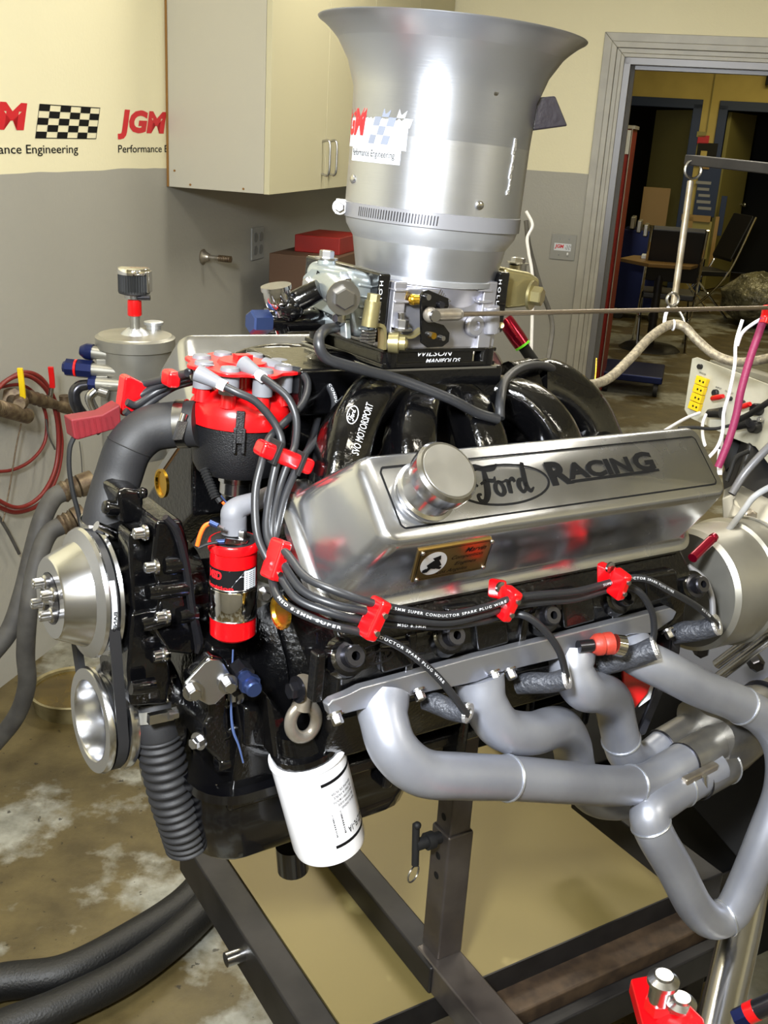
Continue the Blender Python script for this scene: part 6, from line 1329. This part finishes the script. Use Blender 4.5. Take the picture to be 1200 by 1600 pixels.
a, b = WZ(788, 498, 1.75), WZ(822, 548, 1.76); d = (b-a).normalized(); L_ = (b-a).length
build('red_fitting', MB().lathe(a, d, [(0, .008), (0, .0125), (L_*.1, .0135), (L_*.6, .014), (L_*.8, .0135)], 24), m_reddk, t); build('green_band', MB().lathe(a+d*L_*.8, d, [(0, .0138), (.004, .0138)], 24), m_green, t)
build('hose_body', MB().tube([b-d*.008, WZ(835, 566, 1.77), WZ(850, 580, 1.78), WZ(872, 592, 1.79)], .0095, 14, 6), m_gap, t)
# wires
def w2_(name, pts, r, m, lab, group=None, cat='wire'): P_ = [WZ(*p) for p in pts]; return tag(build(name, MB().tube(P_, r, 8, 8), m, origin=P_[0], angle=60), lab, cat, group)
w2_('white_wire', [(1160, 500, 1.75), (1150, 535, 1.75), (1148, 570, 1.75), (1140, 612, 1.76), (1131, 644, 1.77), (1129, 675, 1.77), (1120, 700, 1.77), (1100, 722, 1.78)], .0030, m_whitew, 'white wire hanging left of the magenta sleeve', 'white sensor wires')
w2_('white_wire', [(1197, 495, 1.72), (1178, 505, 1.74), (1160, 520, 1.74), (1152, 540, 1.75)], .0030, m_whitew, 'short white wire arching at the right edge above the sleeve', 'white sensor wires')
w2_('white_wire', [(1093, 645, 2.25), (1075, 652, 2.2), (1055, 663, 2.1), (1028, 680, 1.9)], .0034, m_whitew, 'white wire from the panel down to the rear of the valve cover', 'white sensor wires')
w2_('white_wire', [(1103, 648, 2.25), (1098, 662, 2.2), (1098, 680, 2.1), (1101, 695, 2.0)], .0034, m_whitew, 'short white wire hanging below the yellow sockets', 'white sensor wires')
w2_('white_wire', [(1131, 668, 1.8), (1128, 690, 1.8), (1128, 715, 1.8), (1126, 742, 1.8)], .0026, m_whitew, 'thin white wire right of the magenta sleeve, behind the cover', 'white sensor wires')
w2_('white_wire', [(1124, 702, 1.82), (1122, 720, 1.82), (1123, 742, 1.82)], .0024, m_whitew, 'thinnest white wire behind the corner of the valve cover', 'white sensor wires')
w2_('magenta_sleeve', [(1194, 496, 1.72), (1186, 520, 1.73), (1172, 560, 1.74), (1158, 610, 1.75), (1150, 650, 1.76), (1138, 690, 1.77), (1122, 730, 1.78)], .0068, m_pink, 'magenta braided sleeve sloping down to the rear of the valve cover', cat='cable')
w2_('red_sleeve', [(1198, 480, 1.71), (1196, 492, 1.72), (1193, 505, 1.72)], .0072, m_redcap, 'bright red end on the magenta sleeve', cat='sleeve')
w2_('grey_cable', [(1235, 668, 1.75), (1200, 700, 1.78), (1165, 738, 1.8), (1143, 772, 1.8)], .0070, m_steelframe, 'grey metal cable sloping up to the right edge behind the cover', cat='cable')
w2_('grey_cable', [(1215, 755, 1.6), (1180, 775, 1.62), (1160, 800, 1.60), (1125, 845, 1.57)], .0050, m_gink, 'pale grey cable passing over the round absorber', cat='cable')
w2_('black_cable', [(1230, 608, 1.9), (1195, 632, 1.95), (1170, 648, 2.0), (1145, 660, 2.05)], .0060, m_gap, 'thick black cable crossing the control panel', cat='cable')
w2_('black_cable', [(1140, 665, 2.1), (1115, 670, 2.1), (1085, 668, 2.1), (1060, 669, 2.1)], .0035, m_gap, 'thin black cable running left below the control panel', cat='cable')
w2_('black_cable', [(1170, 705, 2.1), (1150, 715, 2.1), (1142, 735, 2.1), (1135, 752, 2.1)], .0050, m_gap, 'short black cable curling from the black case', cat='cable')
w2_('heater_tube', [(1075, 885, 1.5), (1100, 905, 1.5), (1112, 935, 1.5), (1114, 968, 1.5)], .0045, m_steelframe, 'thin dull tube curving down across the absorber face', cat='tube')
w2_('white_wire', [(822, 330, 2.2), (832, 352, 2.2), (824, 372, 2.2), (826, 395, 2.2), (832, 440, 2.2), (830, 560, 2.2)], .0035, m_whitew, 'white wire hanging behind the right side of the air horn', 'white sensor wires')
w2_('grey_cable', [(822, 345, 2.25), (827, 385, 2.25), (845, 450, 2.25), (862, 500, 2.25), (860, 540, 2.2), (850, 590, 2.1)], .0052, m_oldhose, 'grey cable curving down behind the gold float bowl', cat='cable')
w2_('thin_rod', [(932, 560, 1.9), (930, 590, 1.9), (922, 650, 1.9)], .0018, m_brass, 'thin brass wire hanging by the door frame', cat='wire')
